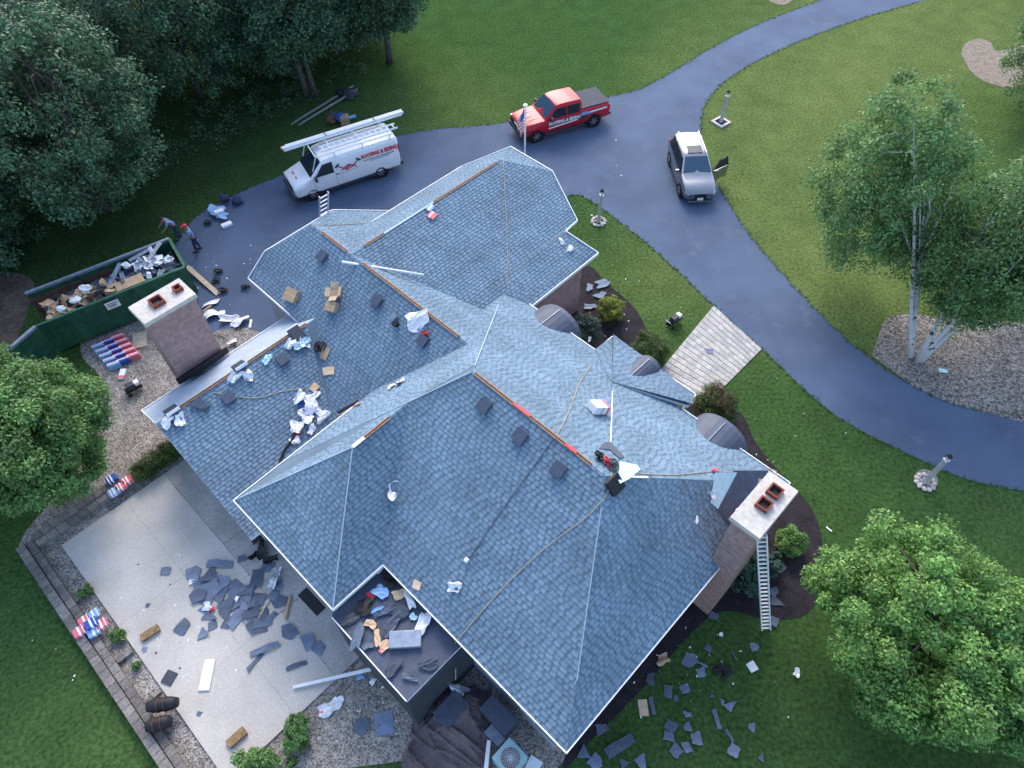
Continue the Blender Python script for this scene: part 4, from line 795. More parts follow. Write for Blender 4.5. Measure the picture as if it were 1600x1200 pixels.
def limb_tree(name, label, cat, base, h, r, crown_c, rad, n, cr, per, ln, wd, m, bark, seed, group=None, stems=1, up=.6, droop=0, lo=.5, bottom=-.7, bright=(.6, 1.35), lean=None, flat=.75):
    t = thing(name, label, cat, base, 0, group); rd = random.Random(seed); cc = Vector(crown_c)-Vector(base)
    cl = crown_clumps(cc, rad, n, cr, seed, lo, bottom); heads = []
    for s in range(stems):
        tip = Vector((cc.x+rd.uniform(-.3, .3)*rad[0]*(stems > 1), cc.y+rd.uniform(-.3, .3)*rad[1]*(stems > 1), cc.z+rad[2]*.45)); b0 = Vector((rd.uniform(-.3, .3), rd.uniform(-.3, .3), 0))*(stems > 1)
        if lean: tip = Vector(lean[s]); b0 = Vector((tip.x, tip.y, 0))*.03
        pts = []
        for k in range(9):
            u = k/8; p = b0.lerp(tip, u); p.x += math.sin(u*5+s)*.12*u; p.y += math.cos(u*4+s)*.1*u; pts.append(p)
        mb = MB(); mb.tube(pts, [r*(1.25 if k == 0 else 1)*(1-.85*k/8) for k in range(9)], 8); mb.build('trunk', bark, t, local=True, smooth=True); heads.append(pts)
    for k in range(14):
        pts = heads[k % stems]; i = rd.randrange(3, 8); a = pts[i]; c = Vector(cl[rd.randrange(len(cl))][:3]); c = a.lerp(c, .9); mid = a.lerp(c, .5)+Vector((0, 0, .15*rad[2]))
        mb = MB(); mb.tube([a, mid, c], [r*.35, r*.22, r*.06], 6); mb.build('limb', bark, t, local=True, smooth=True)
    leaves('crown', m, t, cl, per, ln, wd, seed, up, droop, bright, flat=flat); return t
# the two bright trees in front
c = G(1455, 988, 3.3); limb_tree('maple_tree', 'bright green broad tree in the lower right corner of the lawn', 'tree', (c.x, c.y, 0), 5, .14, c, (3.2, 3.15, 2.5), 250, .55, 400, .13, .07, 'leaf_bright', 'bark_dark', 11, lo=.3, bright=(.5, 1.6))
c = G(1640, 1060, 3.0); limb_tree('maple_tree', 'bright green tree cut off by the right edge behind the lower right tree', 'tree', (c.x, c.y, 0), 4.5, .12, c, (2.0, 2.6, 2.2), 90, .6, 260, .16, .085, 'leaf_bright', 'bark_dark', 12)
c = G(48, 684, 3.3); limb_tree('garden_tree', 'bushy green tree at the left edge beside the gravel bed', 'tree', (c.x, c.y, 0), 5, .15, c, (2.5, 2.65, 2.45), 200, .56, 380, .14, .068, 'leaf_mid', 'bark_dark', 13, bright=(.5, 1.5))
c = G(-70, 620, 3.2); limb_tree('garden_tree', 'green tree half outside the left edge behind the bushy tree', 'tree', (c.x, c.y, 0), 5, .15, c, (2.2, 2.4, 2.4), 100, .6, 240, .17, .08, 'leaf_mid', 'bark_dark', 14)
# birches: clumps of white stems with loose drooping crowns
b = G(1426, 562); c1 = G(1392, 285, 5.9)
limb_tree('birch_tree', 'birch clump with two upright white stems in the gravel bed', 'tree', b, 9, .11, c1, (2.65, 3.0, 4.5), 300, .62, 135, .15, .085, 'leaf_birch', 'bark_birch', 21, stems=3, droop=.6, lo=.25, bottom=-.95, lean=[(c1.x-b.x-.4, c1.y-b.y, 9.2), (c1.x-b.x+.5, c1.y-b.y+.3, 9.0), (c1.x-b.x+1.2, c1.y-b.y+1.2, 7.5)], up=.4, bright=(.55, 1.45))
b2 = G(1434, 566); c2 = G(1560, 390, 5.2)
limb_tree('birch_tree', 'birch clump whose white stems lean to the right over the gravel bed', 'tree', b2, 8, .12, c2, (2.8, 2.8, 3.5), 310, .62, 135, .15, .085, 'leaf_birch', 'bark_birch', 22, stems=3, droop=.6, lo=.25, bottom=-.95, lean=[(c2.x-b2.x-.9, c2.y-b2.y+.4, 7.0), (c2.x-b2.x+.3, c2.y-b2.y-.2, 6.8), (c2.x-b2.x+1.4, c2.y-b2.y-.3, 6.3)], up=.4, bright=(.5, 1.3))
c3 = G(1665, 62, 4.5); b3 = (c3.x+.4, c3.y-.2, 0)
limb_tree('birch_tree', 'birch at the upper right corner over a pale mulch ring', 'tree', b3, 9, .12, c3, (2.6, 2.6, 3.6), 170, .6, 120, .15, .085, 'leaf_birch', 'bark_birch', 23, stems=2, droop=.6, lo=.3, bottom=-.95, up=.4, bright=(.45, 1.2))
c4_ = G(1668, 300, 6.0)
limb_tree('birch_tree', 'birch crown cut off by the right edge above the leaning birches', 'tree', (c4_.x, c4_.y, 0), 9, .12, c4_, (2.6, 2.8, 3.6), 170, .62, 120, .15, .085, 'leaf_birch', 'bark_birch', 24, stems=2, droop=.6, lo=.3, bottom=-.95, up=.4, bright=(.5, 1.3))
# the wood at the upper left
wood = [  # base x, y, crown centre z, rx, rz, label, stems
 (-21.9, 30.6, 8.4, 4.9, 5.2, 'big dark tree with several trunks above the dumpster', 4), (-28.5, 27.5, 8.0, 5.0, 5.2, 'dark tree at the left edge of the wood', 2),
 (-27.5, 36.0, 9.0, 5.0, 5.5, 'tall dark tree behind the multi-trunk tree', 2), (-19.6, 41.5, 9.0, 4.4, 5.0, 'dark tree in the wood left of the slender trunks', 1),
 (-12.6, 41.8, 10.2, 3.0, 4.2, 'slender grey trunks at the wood edge behind the van', 2), (-10.5, 48.5, 8.6, 3.8, 4.6, 'tree at the right end of the wood beside the lawn', 1),
 (-17.0, 49.5, 8.5, 4.5, 5.0, 'dark tree at the top edge of the wood centre', 1), (-25.0, 46.5, 8.8, 4.8, 5.2, 'dark tree at the top edge over the left wood', 1),
 (-8.0, 45.5, 9.6, 3.2, 4.0, 'dark tree whose low branches hang over the lawn edge behind the van', 1), (-15.2, 45.0, 8.2, 3.8, 4.4, 'dark tree directly behind the slender trunks', 1),
 (-34.5, 35.0, 8.5, 5.0, 5.5, 'dark tree in the far left corner of the wood', 1), (-33.5, 45.0, 8.5, 5.2, 5.5, 'dark tree in the upper left corner of the picture', 1), (-31.0, 21.5, 6.0, 3.8, 4.0, 'low dark tree left of the dumpster at the picture edge', 1)]
for k, (x, y, z, rx, rz, lab, st) in enumerate(wood):
    limb_tree('woodland_tree', lab, 'tree', (x, y, 0), z+rz, .2, (x, y, z-(2.4 if k == 0 else 3.3)), (rx, rx, rz+(0 if k == 0 else .6)), 290, .8, 160, .19, .10, 'leaf_dark', 'bark_dark', 40+k, 'trees of the wood', stems=st, lo=.55, bottom=-.95, bright=(.4, 1.8))
g_ = np.random.default_rng(5); uc = []
for k in range(700):
    u, v = g_.uniform(-150, 600), g_.uniform(-40, 420)
    if v > 395-.52*(u-30)*1.0 and u > 30: continue
    p = G(u, v); uc.append((p.x, p.y, .12+.3*g_.random(), .35+.5*g_.random()))
o = leaves('undergrowth', 'leaf_dark', None, uc, 55, .15, .08, 77, .7, bright=(.4, 1.5)); tag(o, 'low dark undergrowth covering the floor of the wood', 'undergrowth', kind='stuff')
M['leaf_grass'] = leafmat('leaf_grass', (.085, .165, .05), .4); ed = []; sp_ = [G(*x) for x in smooth_px(DRV+DRV[:1], 6)]
for a_, b_ in zip(sp_[:-1], sp_[1:]):
    m_ = int((b_-a_).length/.16)+1
    for k in range(m_):
        p = a_.lerp(b_, (k+random.random())/m_); p = p+Vector((random.gauss(0, .05), random.gauss(0, .05), 0))
        if p.y < 55 and abs(p.x) < 42: ed.append((p.x, p.y, .02, random.uniform(.05, .13)))
o = leaves('edge_grass', 'leaf_grass', None, ed, 16, .09, .02, 78, .1, bright=(.5, 1.4), flat=.5); tag(o, 'ragged grass growing over the driveway edges', 'grass', kind='stuff')
def shrub(name, label, u, v, r, m, n=60, per=70, ln=.09, wd=.05, zc=None, seed=1, sq=(1, 1, .85), bright=(.6, 1.4), extra=None, group=None):
    zc = zc if zc is not None else r*.75; c = G(u, v, zc); t = thing(name, label, 'shrub', (c.x, c.y, 0), 0, group)
    mb = MB(); 
    for k in range(5): a = k*1.26; mb.tube([(0, 0, 0), (math.cos(a)*r*.4, math.sin(a)*r*.4, zc)], [.03, .012], 5)
    mb.build('stem', 'bark_dark', t, local=True)
    cl = crown_clumps((0, 0, zc), (r*sq[0]*.85, r*sq[1]*.85, r*sq[2]*.85), n, r*.28, seed, .45, -.6); leaves('foliage', m, t, cl, per, ln, wd, seed, .6, bright=bright)
    if extra: cl2 = crown_clumps((0, 0, zc+.05), (r*.6, r*.6, r*.85), 12, r*.3, seed+1, .7, .2); leaves('foliage', extra, t, cl2, per, ln, wd, seed+2, .6)
    return t
shrub('round_shrub', 'yellow green clipped round shrub in the mulch bed', 955, 483, .68, 'leaf_yellow', 90, 110, .08, .045, seed=101)
shrub('spreading_shrub', 'dark blue green spreading shrub with white scraps on it by the garage wall', 912, 515, .95, 'leaf_spruce', 80, 80, .10, .04, seed=102, sq=(1, .9, .75))
shrub('round_shrub', 'green clipped shrub left of the paver walk', 1016, 547, .95, 'leaf_box', 110, 130, .07, .04, seed=103, bright=(.7, 1.7))
shrub('round_shrub', 'clipped shrub with reddish brown top right of the paver walk', 1118, 632, .98, 'leaf_box', 110, 130, .07, .04, seed=104, extra='leaf_red', bright=(.7, 1.7))
shrub('round_shrub', 'bright green round shrub in the mulch right of the chimney', 1238, 846, .60, 'leaf_bright', 70, 90, .08, .045, seed=105)
shrub('spreading_shrub', 'dark leafy shrub behind the tall ladder beside the right chimney', 1166, 895, .8, 'leaf_spruce', 60, 70, .13, .06, seed=106, bright=(.8, 1.9))
shrub('spreading_shrub', 'dark shrub right of the tall ladder foot', 1205, 880, .5, 'leaf_spruce', 40, 70, .12, .06, seed=107, bright=(.8, 1.9))
shrub('low_plant', 'small green plant at the upper end of the gravel strip', 133, 924, .27, 'leaf_mid', 30, 60, .08, .04, seed=108)
shrub('low_plant', 'small green plant below the shingle packs on the gravel strip', 183, 994, .27, 'leaf_mid', 30, 60, .08, .04, seed=109)
shrub('low_plant', 'smallest green plant on the gravel strip', 213, 1041, .17, 'leaf_mid', 20, 50, .07, .035, seed=110)
shrub('round_shrub', 'green shrub at the lower corner of the patio', 462, 1147, .48, 'leaf_mid', 50, 80, .09, .05, seed=111, sq=(1, 1.3, .85))
shrub('round_shrub', 'green shrub at the bottom edge below the patio', 402, 1192, .62, 'leaf_mid', 60, 80, .09, .05, seed=112, sq=(1.3, 1, .8))
shrub('low_plant', 'tuft of plant in the gravel beside the bottom shrubs', 455, 1190, .2, 'leaf_mid', 20, 50, .07, .035, seed=113)
# clipped hedge block
hg = thing('hedge', 'clipped rectangular hedge between the gravel and the patio', 'hedge', Hs(-18.6, 1.9)); cl = []; g_ = np.random.default_rng(9)
hc = G(243, 718, .5)
for k in range(150): cl.append((*(Hs(g_.uniform(-.32, .32), g_.uniform(-.95, .95), 0)), ))
cl = [(c_[0], c_[1], .15+.6*g_.random(), .2) for c_ in cl]; hg.location = (hc.x, hc.y, 0)
leaves('foliage', 'leaf_box', hg, cl, 90, .06, .035, 91, .6, bright=(.7, 1.5)); mb = MB(); mb.tube([(0, 0, 0), (0, 0, .6)], [.05, .02], 6); mb.build('stem', 'bark_dark', hg, local=True)
# ================================================================== THINGS LYING ON THE ROOF
def frame(u, v, rot=0, lift=0.03):
    p, n, a, s = hit(u, v, lift); r = R(rot); x = a*math.cos(r)+s*math.sin(r); return p, x, n.cross(x), n
def place(mb, name, mats, p, label, cat, group=None, **kw):
    o = mb.build(name, mats, None, **kw); o.location = p; return tag(o, label, cat, group)
def slab(u, v, sx, sy, h, rot, name, m, label, cat, group=None, cl=None, bevel=0, lift=.03):
    p, x, y, n = frame(u, v, rot, lift); mb = MB(); mb.box(n*(h/2), (sx, sy, h), (x, y, n), 0, cl); o = place(mb, name, m, p, label, cat, group)
    if bevel: bev(o, bevel)
    return o
def crumple(u, v, sx, sy, rot, name, m, label, cat, group=None, bend=.16, cl=None, n=7, lift=.05, th=.012):
    p, x, y, nn = frame(u, v, rot, lift); mb = MB(); sheetpiece(mb, (0, 0, sx*.05), sx, sy, (x, y, nn), th, bend, n, cl, 0, .2)
    for i, vv in enumerate(mb.v): mb.v[i] = vv + nn*0
    j = [nn*random.uniform(-.02, .07)*min(1, sx*1.5)+x*random.uniform(-.015, .015) for _ in range((n+1)**2)]; m2 = (n+1)**2
    for i in range(len(mb.v)): mb.v[i] = mb.v[i]+j[i % m2]
    return place(mb, name, m, p, label, cat, group)
def carton(u, v, sx, sy, h, rot, label, flaps=False, m='card'):
    p, x, y, n = frame(u, v, rot); t = thing('cardboard_box', label, 'box', p); mb = MB()
    mb.box(n*(h/2), (sx, sy, h), (x, y, n)); mb.build('box_body', m, t, local=True)
    mb = MB(); mb.bar(x*(-sx/2)+n*(h+.004), x*(sx/2)+n*(h+.004), .05, .006, n, c=(1.4, 1.35, 1.2)); mb.build('packing_tape', m, t, local=True)
    if flaps:
        for s, ax2, w2, l2 in ((1, x, sx, sy), (-1, x, sx, sy), (1, y, sy, sx), (-1, y, sy, sx)):
            o2 = y if ax2 is x else x; mb = MB(); a = ax2*(s*w2/2)+n*h; mb.hexa([a-o2*l2/2, a+o2*l2/2, a+o2*l2/2+ax2*s*.2+n*.1, a-o2*l2/2+ax2*s*.2+n*.1], [q+n*.012 for q in (a-o2*l2/2, a+o2*l2/2, a+o2*l2/2+ax2*s*.2+n*.1, a-o2*l2/2+ax2*s*.2+n*.1)], 0, (1.5, 1.45, 1.4)); mb.build('flap', m, t, local=True)
    return t
carton(459, 463, .62, .55, .22, 12, 'flat closed cardboard box near the left garage eave')
carton(522, 481, .50, .42, .24, 20, 'cardboard box on the garage slope below the opened box')
carton(528, 459, .36, .36, .2, 35, 'opened cardboard box with pale flaps above another box', True)
slab(505, 551, .62, .5, .03, 15, 'cardboard_sheet', 'card', 'flat cardboard sheet under a black cable coil on the roof', 'cardboard')
slab(513, 580, .62, .32, .02, 40, 'paper_sheet', 'card', 'pale beige sheet just below the cable coil on the roof', 'paper', cl=(1.7, 1.65, 1.6))
slab(491, 606, .34, .28, .02, 10, 'paper_sheet', 'card', 'beige sheet at the top of the wrapper heap on the roof', 'paper', cl=(1.5, 1.4, 1.3))
def coil(u, v, r, m, name, label, cat, turns=5, th=.02, flat=.5, rot=0):
    p, x, y, n = frame(u, v, rot, .06); pts = []; rd = random.Random(u)
    for k in range(turns*14):
        a = k*2*math.pi/14; q = r*(.55+.45*math.sin(k*.37+u)); pts.append(x*math.cos(a)*q+y*math.sin(a)*q*flat+n*(k*.0035+.03*math.sin(k*1.7)))
    mb = MB(); mb.tube(pts, th, 5); return place(mb, name, m, p, label, cat, smooth=True)
coil(503, 543, .26, 'black', 'cable_coil', 'black cable coil on a cardboard sheet on the garage slope', 'cable', 5, .028, .8)
for k, (u, v, sx, sy, r) in enumerate(((468, 622, .5, .3, 20), (484, 633, .7, .4, 60), (478, 652, .55, .4, 100), (463, 668, .5, .38, 40), (496, 640, .6, .25, 80), (505, 652, .5, .3, 0), (461, 688, .34, .3, 70), (487, 672, .42, .2, 30), (492, 620, .4, .25, 10))):
    crumple(u, v, sx, sy, r, 'paper_wrapper', 'paper', 'crumpled white shingle wrapper in the heap beside the roof valley', 'wrapper', 'wrappers heaped by the roof valley', .14, (1, 1, 1.05))
for k, (u, v) in enumerate(((474, 640), (466, 676), (470, 632))):
    crumple(u, v, .22, .16, 30*k, 'printed_scrap', ['blue', 'red', 'blue'][k], ['blue printed scrap in the middle of the wrapper heap', 'red printed scrap at the lower end of the wrapper heap', 'blue printed scrap at the top of the wrapper heap'][k], 'wrapper')
def line_on(pts, r, m, name, label, cat, lift=.03, parent=None, n=5, mids=5):
    w_ = []
    for i in range(len(pts)-1):
        for k in range(mids):
            t = k/mids; w_.append(hit(pts[i][0]+(pts[i+1][0]-pts[i][0])*t, pts[i][1]+(pts[i+1][1]-pts[i][1])*t, lift)[0])
    w_.append(hit(*pts[-1], lift)[0]); o = w_[0]; mb = MB(); mb.tube([q-o for q in w_], r, n); return place(mb, name, m, o, label, cat, smooth=True)
line_on([(529, 652), (564, 633)], .06, 'card', 'felt_roll', 'tan cardboard tube lying by the roof valley', 'roll', .07, n=10, mids=1)
line_on([(530, 645), (560, 626)], .06, 'vent', 'felt_roll', 'dark felt roll beside the tan tube on the roof', 'roll', .07, n=10, mids=1)
line_on(smooth_px([(437, 724), (444, 704), (455, 690), (462, 674)], 3), .05, 'black', 'felt_strip', 'curled black felt strip at the left end of the valley', 'felt', .06, mids=2)
crumple(655, 502, .95, .6, 50, 'plastic_tarp', 'paper', 'crumpled white tarp draped over the garage ridge', 'tarp', bend=.1, n=9)
crumple(664, 523, .3, .22, 50, 'red_bag', 'red', 'small red bag beside the white tarp on the ridge', 'bag', bend=.2)
for u, v, m, l in ((620, 497, 'grey_steel', 'pale round paint pail left of the white tarp on the roof'), (621, 508, 'black', 'black round pail below the pale pail on the roof')):
    p, x, y, n = frame(u, v); mb = MB(); mb.tube([n*0, n*.2], [.1, .12], 12); mb.tube([n*.2, n*.215], [.125, .125], 12); place(mb, 'pail', m, p, l, 'pail')
crumple(613, 606, .34, .16, 10, 'paper_wrapper', 'paper', 'white paper strip left of the pinkish scrap near the valley', 'wrapper')
crumple(626, 600, .36, .24, 30, 'paper_wrapper', 'paper', 'pinkish white paper scrap on the pale roof band', 'wrapper', cl=(1.05, .95, .92))
crumple(615, 767, .5, .42, 70, 'plastic_bag', 'paper', 'white plastic bag lying in the roof valley below the hip', 'bag', bend=.2, n=8)
# wrapped shingle bundle on the front slope
def bundle(p, x, y, n, label, sx, sy, h, body, bands, group=None, name='shingle_bundle'):
    t = thing(name, label, 'shingle bundle', p, 0, group); mb = MB(); mb.box(n*(h/2), (sx, sy, h), (x, y, n)); bev(mb.build('pack', body, t, local=True), .02)
    for (o_, w2, m) in bands: mb = MB(); mb.box(n*(h/2)+x*o_, (w2, sy+.012, h+.012), (x, y, n)); mb.build('printed_band', m, t, local=True)
    return t
p, x, y, n = frame(932, 643, 70); bundle(p, x, y, n, 'white wrapped shingle bundle with red print on the front roof slope', .62, .45, .3, 'white', ((-.24, .1, 'pink'), (.02, .03, 'grey_steel')))
p, x, y, n = frame(675, 338, 105); bundle(p, x, y, n, 'red shingle pack on the upper garage roof slope', .34, .36, .07, 'pink', ((.05, .06, 'trim'),))
p, x, y, n = frame(672, 326, 105); bundle(p, x, y, n, 'blue and white pack above the red pack on the garage roof', .26, .34, .06, 'ltblue', ((.0, .08, 'trim'),))
line_on([(541, 413), (661, 436)], .05, 'trim', 'gutter_pole', 'long white pole lying across the garage valley', 'pole', .3, n=6, mids=1)
crumple(877, 379, .3, .16, 60, 'paper_wrapper', 'paper', 'white torn strip at the notch of the garage roof edge', 'wrapper'); crumple(890, 390, .38, .2, 20, 'paper_wrapper', 'paper', 'white torn wrapper below the notch of the garage roof', 'wrapper')
for k, (u, v) in enumerate(((268, 650), (374, 580), (461, 528))):
    l = ('lower end', 'middle', 'upper end')[k]
    p, x, y, n = frame(u+2, v-6, 90); bundle(p+n*.02, x, y, n, 'opened grey shingle pack at the %s of the bare ridge' % l, .62, .5, .1, 'ton', ((.29, .05, 'trim'),))
    for dx, dy, r, nm in ((-6, 10, 20, 'left'), (14, 8, 70, 'right')): crumple(u+dx, v+dy, .5, .3, r, 'paper_wrapper', 'paper', 'torn white wrapper %s of the shingle pack at the %s of the bare ridge' % (nm, l), 'wrapper', bend=.2)
crumple(470, 538, .6, .4, 0, 'membrane_patch', 'cyan', 'pale blue membrane patch below the upper ridge pack', 'membrane', bend=.03); crumple(417, 563, .4, .25, 30, 'membrane_patch', 'cyan', 'pale blue membrane patch left of the upper roof vent', 'membrane', bend=.03)
p, x, y, n = frame(314, 634, 20); mb = MB(); mb.hexa([x*a+y*b for a, b in ((-.1, -.3), (.16, -.3), (.16, .2), (-.1, .3))], [x*a+y*b+n*.12 for a, b in ((-.14, -.1), (.1, -.3), (.2, .25), (-.2, .32))]); place(mb, 'metal_flashing', 'vent', p, 'dark bent metal flashing standing on the bare ridge', 'flashing')
coil(934, 718, .17, 'black', 'harness', 'black harness at the end of the main ridge', 'harness', 4, .03, .8); coil(947, 727, .2, 'red', 'rope_pile', 'red strap pile at the end of the main ridge', 'strap', 3, .03, .7); coil(955, 733, .2, 'rope_dark', 'rope_pile', 'dark rope pile beside the red straps', 'rope', 5, .022, .8)
for pts, m, l in (([(786, 252), (790, 330), (793, 400), (791, 450)], 'rope', 'tan rope running down the upper garage slope'), ([(865, 686), (830, 735), (790, 790), (733, 874)], 'rope_dark', 'dark thin rope hanging from the main ridge down the slope'), ([(925, 570), (905, 600), (892, 635), (880, 662), (866, 686)], 'rope', 'pale rope from the front slope to the main ridge'),
    ([(955, 738), (948, 770), (920, 805), (850, 858), (790, 915), (745, 965), (714, 1003)], 'rope', 'long tan rope crossing the big slope to the lower eave'), ([(970, 737), (1010, 742), (1060, 743), (1110, 738), (1150, 739), (1190, 740)], 'rope', 'tan rope along the hip to the right chimney'), ([(335, 614), (370, 620), (405, 622), (440, 612), (475, 608)], 'rope', 'rope across the lower left slope to the wrapper heap'), ([(488, 352), (530, 352), (566, 350)], 'rope', 'tan rope on the garage corner slope')):
    line_on(smooth_px(pts, 3), .014, m, 'rope', l, 'rope', .035, mids=2)
p0, p1 = hit(712, 1004)[0]+ZV*.05, G(712, 1062, 1.1); mb = MB(); mb.tube([p0-p0, (p1-p0)*.5, p1-p0], .02, 5); place(mb, 'rope', 'rope', p0, 'rope end hanging down off the lower eave', 'rope')
crumple(713, 917, .4, .3, 30, 'plastic_bag', 'paper', 'white plastic bag at the end of the dark rope', 'bag', bend=.2); slab(731, 875, .14, .14, .12, 0, 'rope_grab', 'trim', 'small white rope grab on the dark rope', 'rope grab', bevel=.03)
slab(652, 914, .28, .26, .012, 20, 'paper_sheet', 'card', 'small pinkish square sheet on the main slope by the flat roof', 'paper', cl=(1.8, 1.75, 1.8)); crumple(597, 888, .2, .4, 0, 'paper_wrapper', 'paper', 'white scrap at the inner corner above the flat roof', 'wrapper')
slab(1186, 760, .5, .25, .03, 40, 'board', 'ply', 'small tan board on the bare deck by the right chimney', 'board'); coil(1200, 745, .3, 'rope', 'rope_pile', 'loose tan rope coils beside the right chimney', 'rope', 3, .018, .9); slab(1150, 800, .2, .18, .06, 20, 'white_pack', 'trim', 'small white pack against the right chimney', 'pack')
crumple(1112, 775, .3, .2, 60, 'paper_wrapper', 'paper', 'white torn paper left of the bare deck', 'wrapper'); crumple(1116, 737, .3, .12, 80, 'red_bag', 'pink', 'red tape scrap above the blue membrane by the chimney', 'tape'); crumple(1086, 812, .22, .1, 30, 'paper_wrapper', 'paper', 'small white scrap on the right slope left of the chimney', 'wrapper')
# ---- flat roof
slab(634, 1001, .98, .52, .16, 47, 'metal_box', 'grey_steel', 'blue grey metal box lying on the flat roof', 'box', bevel=.02)
for k, (u, v, sx, sy, r, m, l) in enumerate(((662, 975, .7, .35, 120, 'paper', 'white triangular sheet right of the metal box on the flat roof'), (596, 926, .5, .35, 10, 'ltblue', 'crumpled blue sheet near the top of the flat roof'), (640, 937, .6, .22, 160, 'paper', 'long white wrapper under the eave on the flat roof'), (580, 976, .32, .24, 20, 'card', 'tan card at the left side of the flat roof'), (590, 997, .45, .18, 150, 'card', 'tan strip below the tan card on the flat roof'), (603, 1009, .34, .3, 80, 'card', 'tan sheet beside the metal box on the flat roof'), (600, 958, .5, .16, 60, 'scrap', 'blue grey shingle strip in the middle of the flat roof'), (588, 955, .4, .14, 60, 'ltblue', 'pale blue strip left of the shingle strip on the flat roof'), (560, 995, .7, .3, 130, 'scrap', 'grey felt along the left edge of the flat roof'), (625, 955, .5, .4, 20, 'scrap_back', 'dark felt by the eave on the flat roof'), (580, 932, .22, .2, 0, 'red', 'red packet near the wall on the flat roof'), (646, 965, .2, .2, 0, 'cyan', 'pale blue scrap above the white triangular sheet'), (597, 1018, .14, .12, 0, 'pink', 'small pink scrap at the foot of the tan sheet'), (614, 975, .3, .8, 5, 'vent', 'dark board across the middle of the flat roof'), (570, 950, .5, .5, 40, 'black', 'black sheet added as eave shade in the upper left corner of the flat roof'), (610, 905, .5, .5, 40, 'black', 'black sheet added as shade under the inner eave corner of the flat roof'), (548, 968, .3, .5, 10, 'dark', 'dark pipe boot at the left corner of the flat roof'), (670, 1040, .6, .25, 50, 'scrap_back', 'dark shingle strip on the lower right of the flat roof'), (615, 1045, .5, .3, 100, 'scrap_back', 'dark shingle piece on the lower left of the flat roof'), (640, 1060, .4, .14, 30, 'scrap', 'blue grey sliver at the lower end of the flat roof'), (625, 930, .4, .3, 70, 'card', 'brown card by the inner eave of the flat roof'), (575, 1010, .3, .2, 70, 'scrap', 'grey shingle bit near the white rim of the flat roof'))):  # the two black sheets are added shade deep under the eaves
    crumple(u, v, sx, sy, r, 'flat_roof_scrap', m, l, 'scrap', bend=.06, cl=(1.5, 1.45, 1.4) if m == 'card' else None, n=4)
# ================================================================== THINGS ON THE GROUND
def gslab(u, v, sx, sy, h, deg, name, m, label, cat, z=0.0, group=None, cl=None, bevel=0):
    r = R(deg); x = Vector((math.cos(r), math.sin(r), 0)); y = Vector((-x.y, x.x, 0)); mb = MB(); mb.box((0, 0, h/2), (sx, sy, h), (x, y, ZV), 0, cl); o = place(mb, name, m, G(u, v, z), label, cat, group)
    if bevel: bev(o, bevel)
    return o
def poly_scrap(u, v, r, z, m, label, group, name='shingle_scrap', asp=1.0, deg=None, rect=None):
    rd = random.Random(u*131+v); n = rd.choice((3, 4, 4, 5)); a0 = rd.uniform(0, 6.28); pts = []
    if rect: L2, W2 = rect; pts = [(-L2/2, -W2/2), (L2/2, -W2/2*rd.uniform(.8, 1)), (L2/2*rd.uniform(.9, 1), W2/2), (-L2/2, W2/2)]
    else:
        for k in range(n): a = a0+6.283*(k+rd.uniform(-.25, .25))/n; q = r*rd.uniform(.75, 1.2); pts.append((math.cos(a)*q, math.sin(a)*q))
    c, s = math.cos(R(deg or rd.uniform(0, 180))), math.sin(R(deg or 0)) ; 
    if deg is not None: pts = [(x*math.cos(R(deg))-y*math.sin(R(deg)), x*math.sin(R(deg))+y*math.cos(R(deg))) for x, y in pts]
    kk = rd.uniform(.65, 1.35); tx, ty = rd.uniform(-.12, .12), rd.uniform(-.12, .12); lo = min(x*tx+y*ty for x, y in pts)
    mb = MB(); np_ = len(pts); cx_, cy_ = sum(p[0] for p in pts)/np_, sum(p[1] for p in pts)/np_
    out = []
    for i in range(np_):     # torn edges: split every side and jitter it
        (xa, ya), (xb, yb) = pts[i], pts[(i+1) % np_]
        for f in (0, .34, .67): out.append((xa+(xb-xa)*f+(rd.uniform(-.03, .03) if f else 0), ya+(yb-ya)*f+(rd.uniform(-.03, .03) if f else 0)))
    cv = rd.uniform(-.5, .5); an = rd.uniform(0, 6.28); zz = [x*tx+y*ty+cv*((x*math.cos(an)+y*math.sin(an))**2) for x, y in out]; zc_ = cx_*tx+cy_*ty; lo = min(zz+[zc_]); m_ = len(out)
    vv = [Vector((x, y, z_-lo)) for (x, y), z_ in zip(out, zz)]+[Vector((cx_, cy_, zc_-lo))]; vv2 = [q_+ZV*.01 for q_ in vv]
    mb.add(vv+vv2, [[i, m_, (i+1) % m_] for i in range(m_)]+[[m_+1+i, m_+1+(i+1) % m_, 2*m_+1] for i in range(m_)]+[[i, (i+1) % m_, m_+1+(i+1) % m_, m_+1+i] for i in range(m_)], 0, (kk, kk, kk*1.03)); return place(mb, name, m, G(u, v, z), label, 'shingle', group)
Zp = .07
for X_z, Y_z, r in ((732, 172, .22), (1125, 117, .24), (880, 190, .38), (960, 200, .5), (915, 240, .4), (1090, 260, .42), (1215, 210, .45), (1265, 150, .34), (1180, 245, .35), (905, 300, .35), (960, 330, .42), (1000, 300, .45), (1060, 340, .42), (1050, 375, .4), (1130, 340, .42), (1170, 380, .4), (1100, 420, .42), (1200, 450, .5), (1245, 440, .4), (1050, 445, .28), (955, 415, .36), (968, 460, .25), (918, 500, .3), (810, 470, .33), (1330, 330, .33), (1375, 495, .34), (1470, 540, .36), (1530, 580, .3), (1240, 400, .35), (1290, 300, .3), (1200, 320, .4), (980, 270, .42), (1020, 240, .35), (635, 355, .13), (620, 580, .12), (1310, 250, .3), (1150, 300, .38), (940, 370, .3), (905, 915, .1), (1300, 400, .14)):
    poly_scrap(40+.3*X_z, 840+.3*Y_z, r*.95, Zp, 'scrap', 'torn blue grey shingle piece littering the concrete patio', 'shingle pieces on the patio')
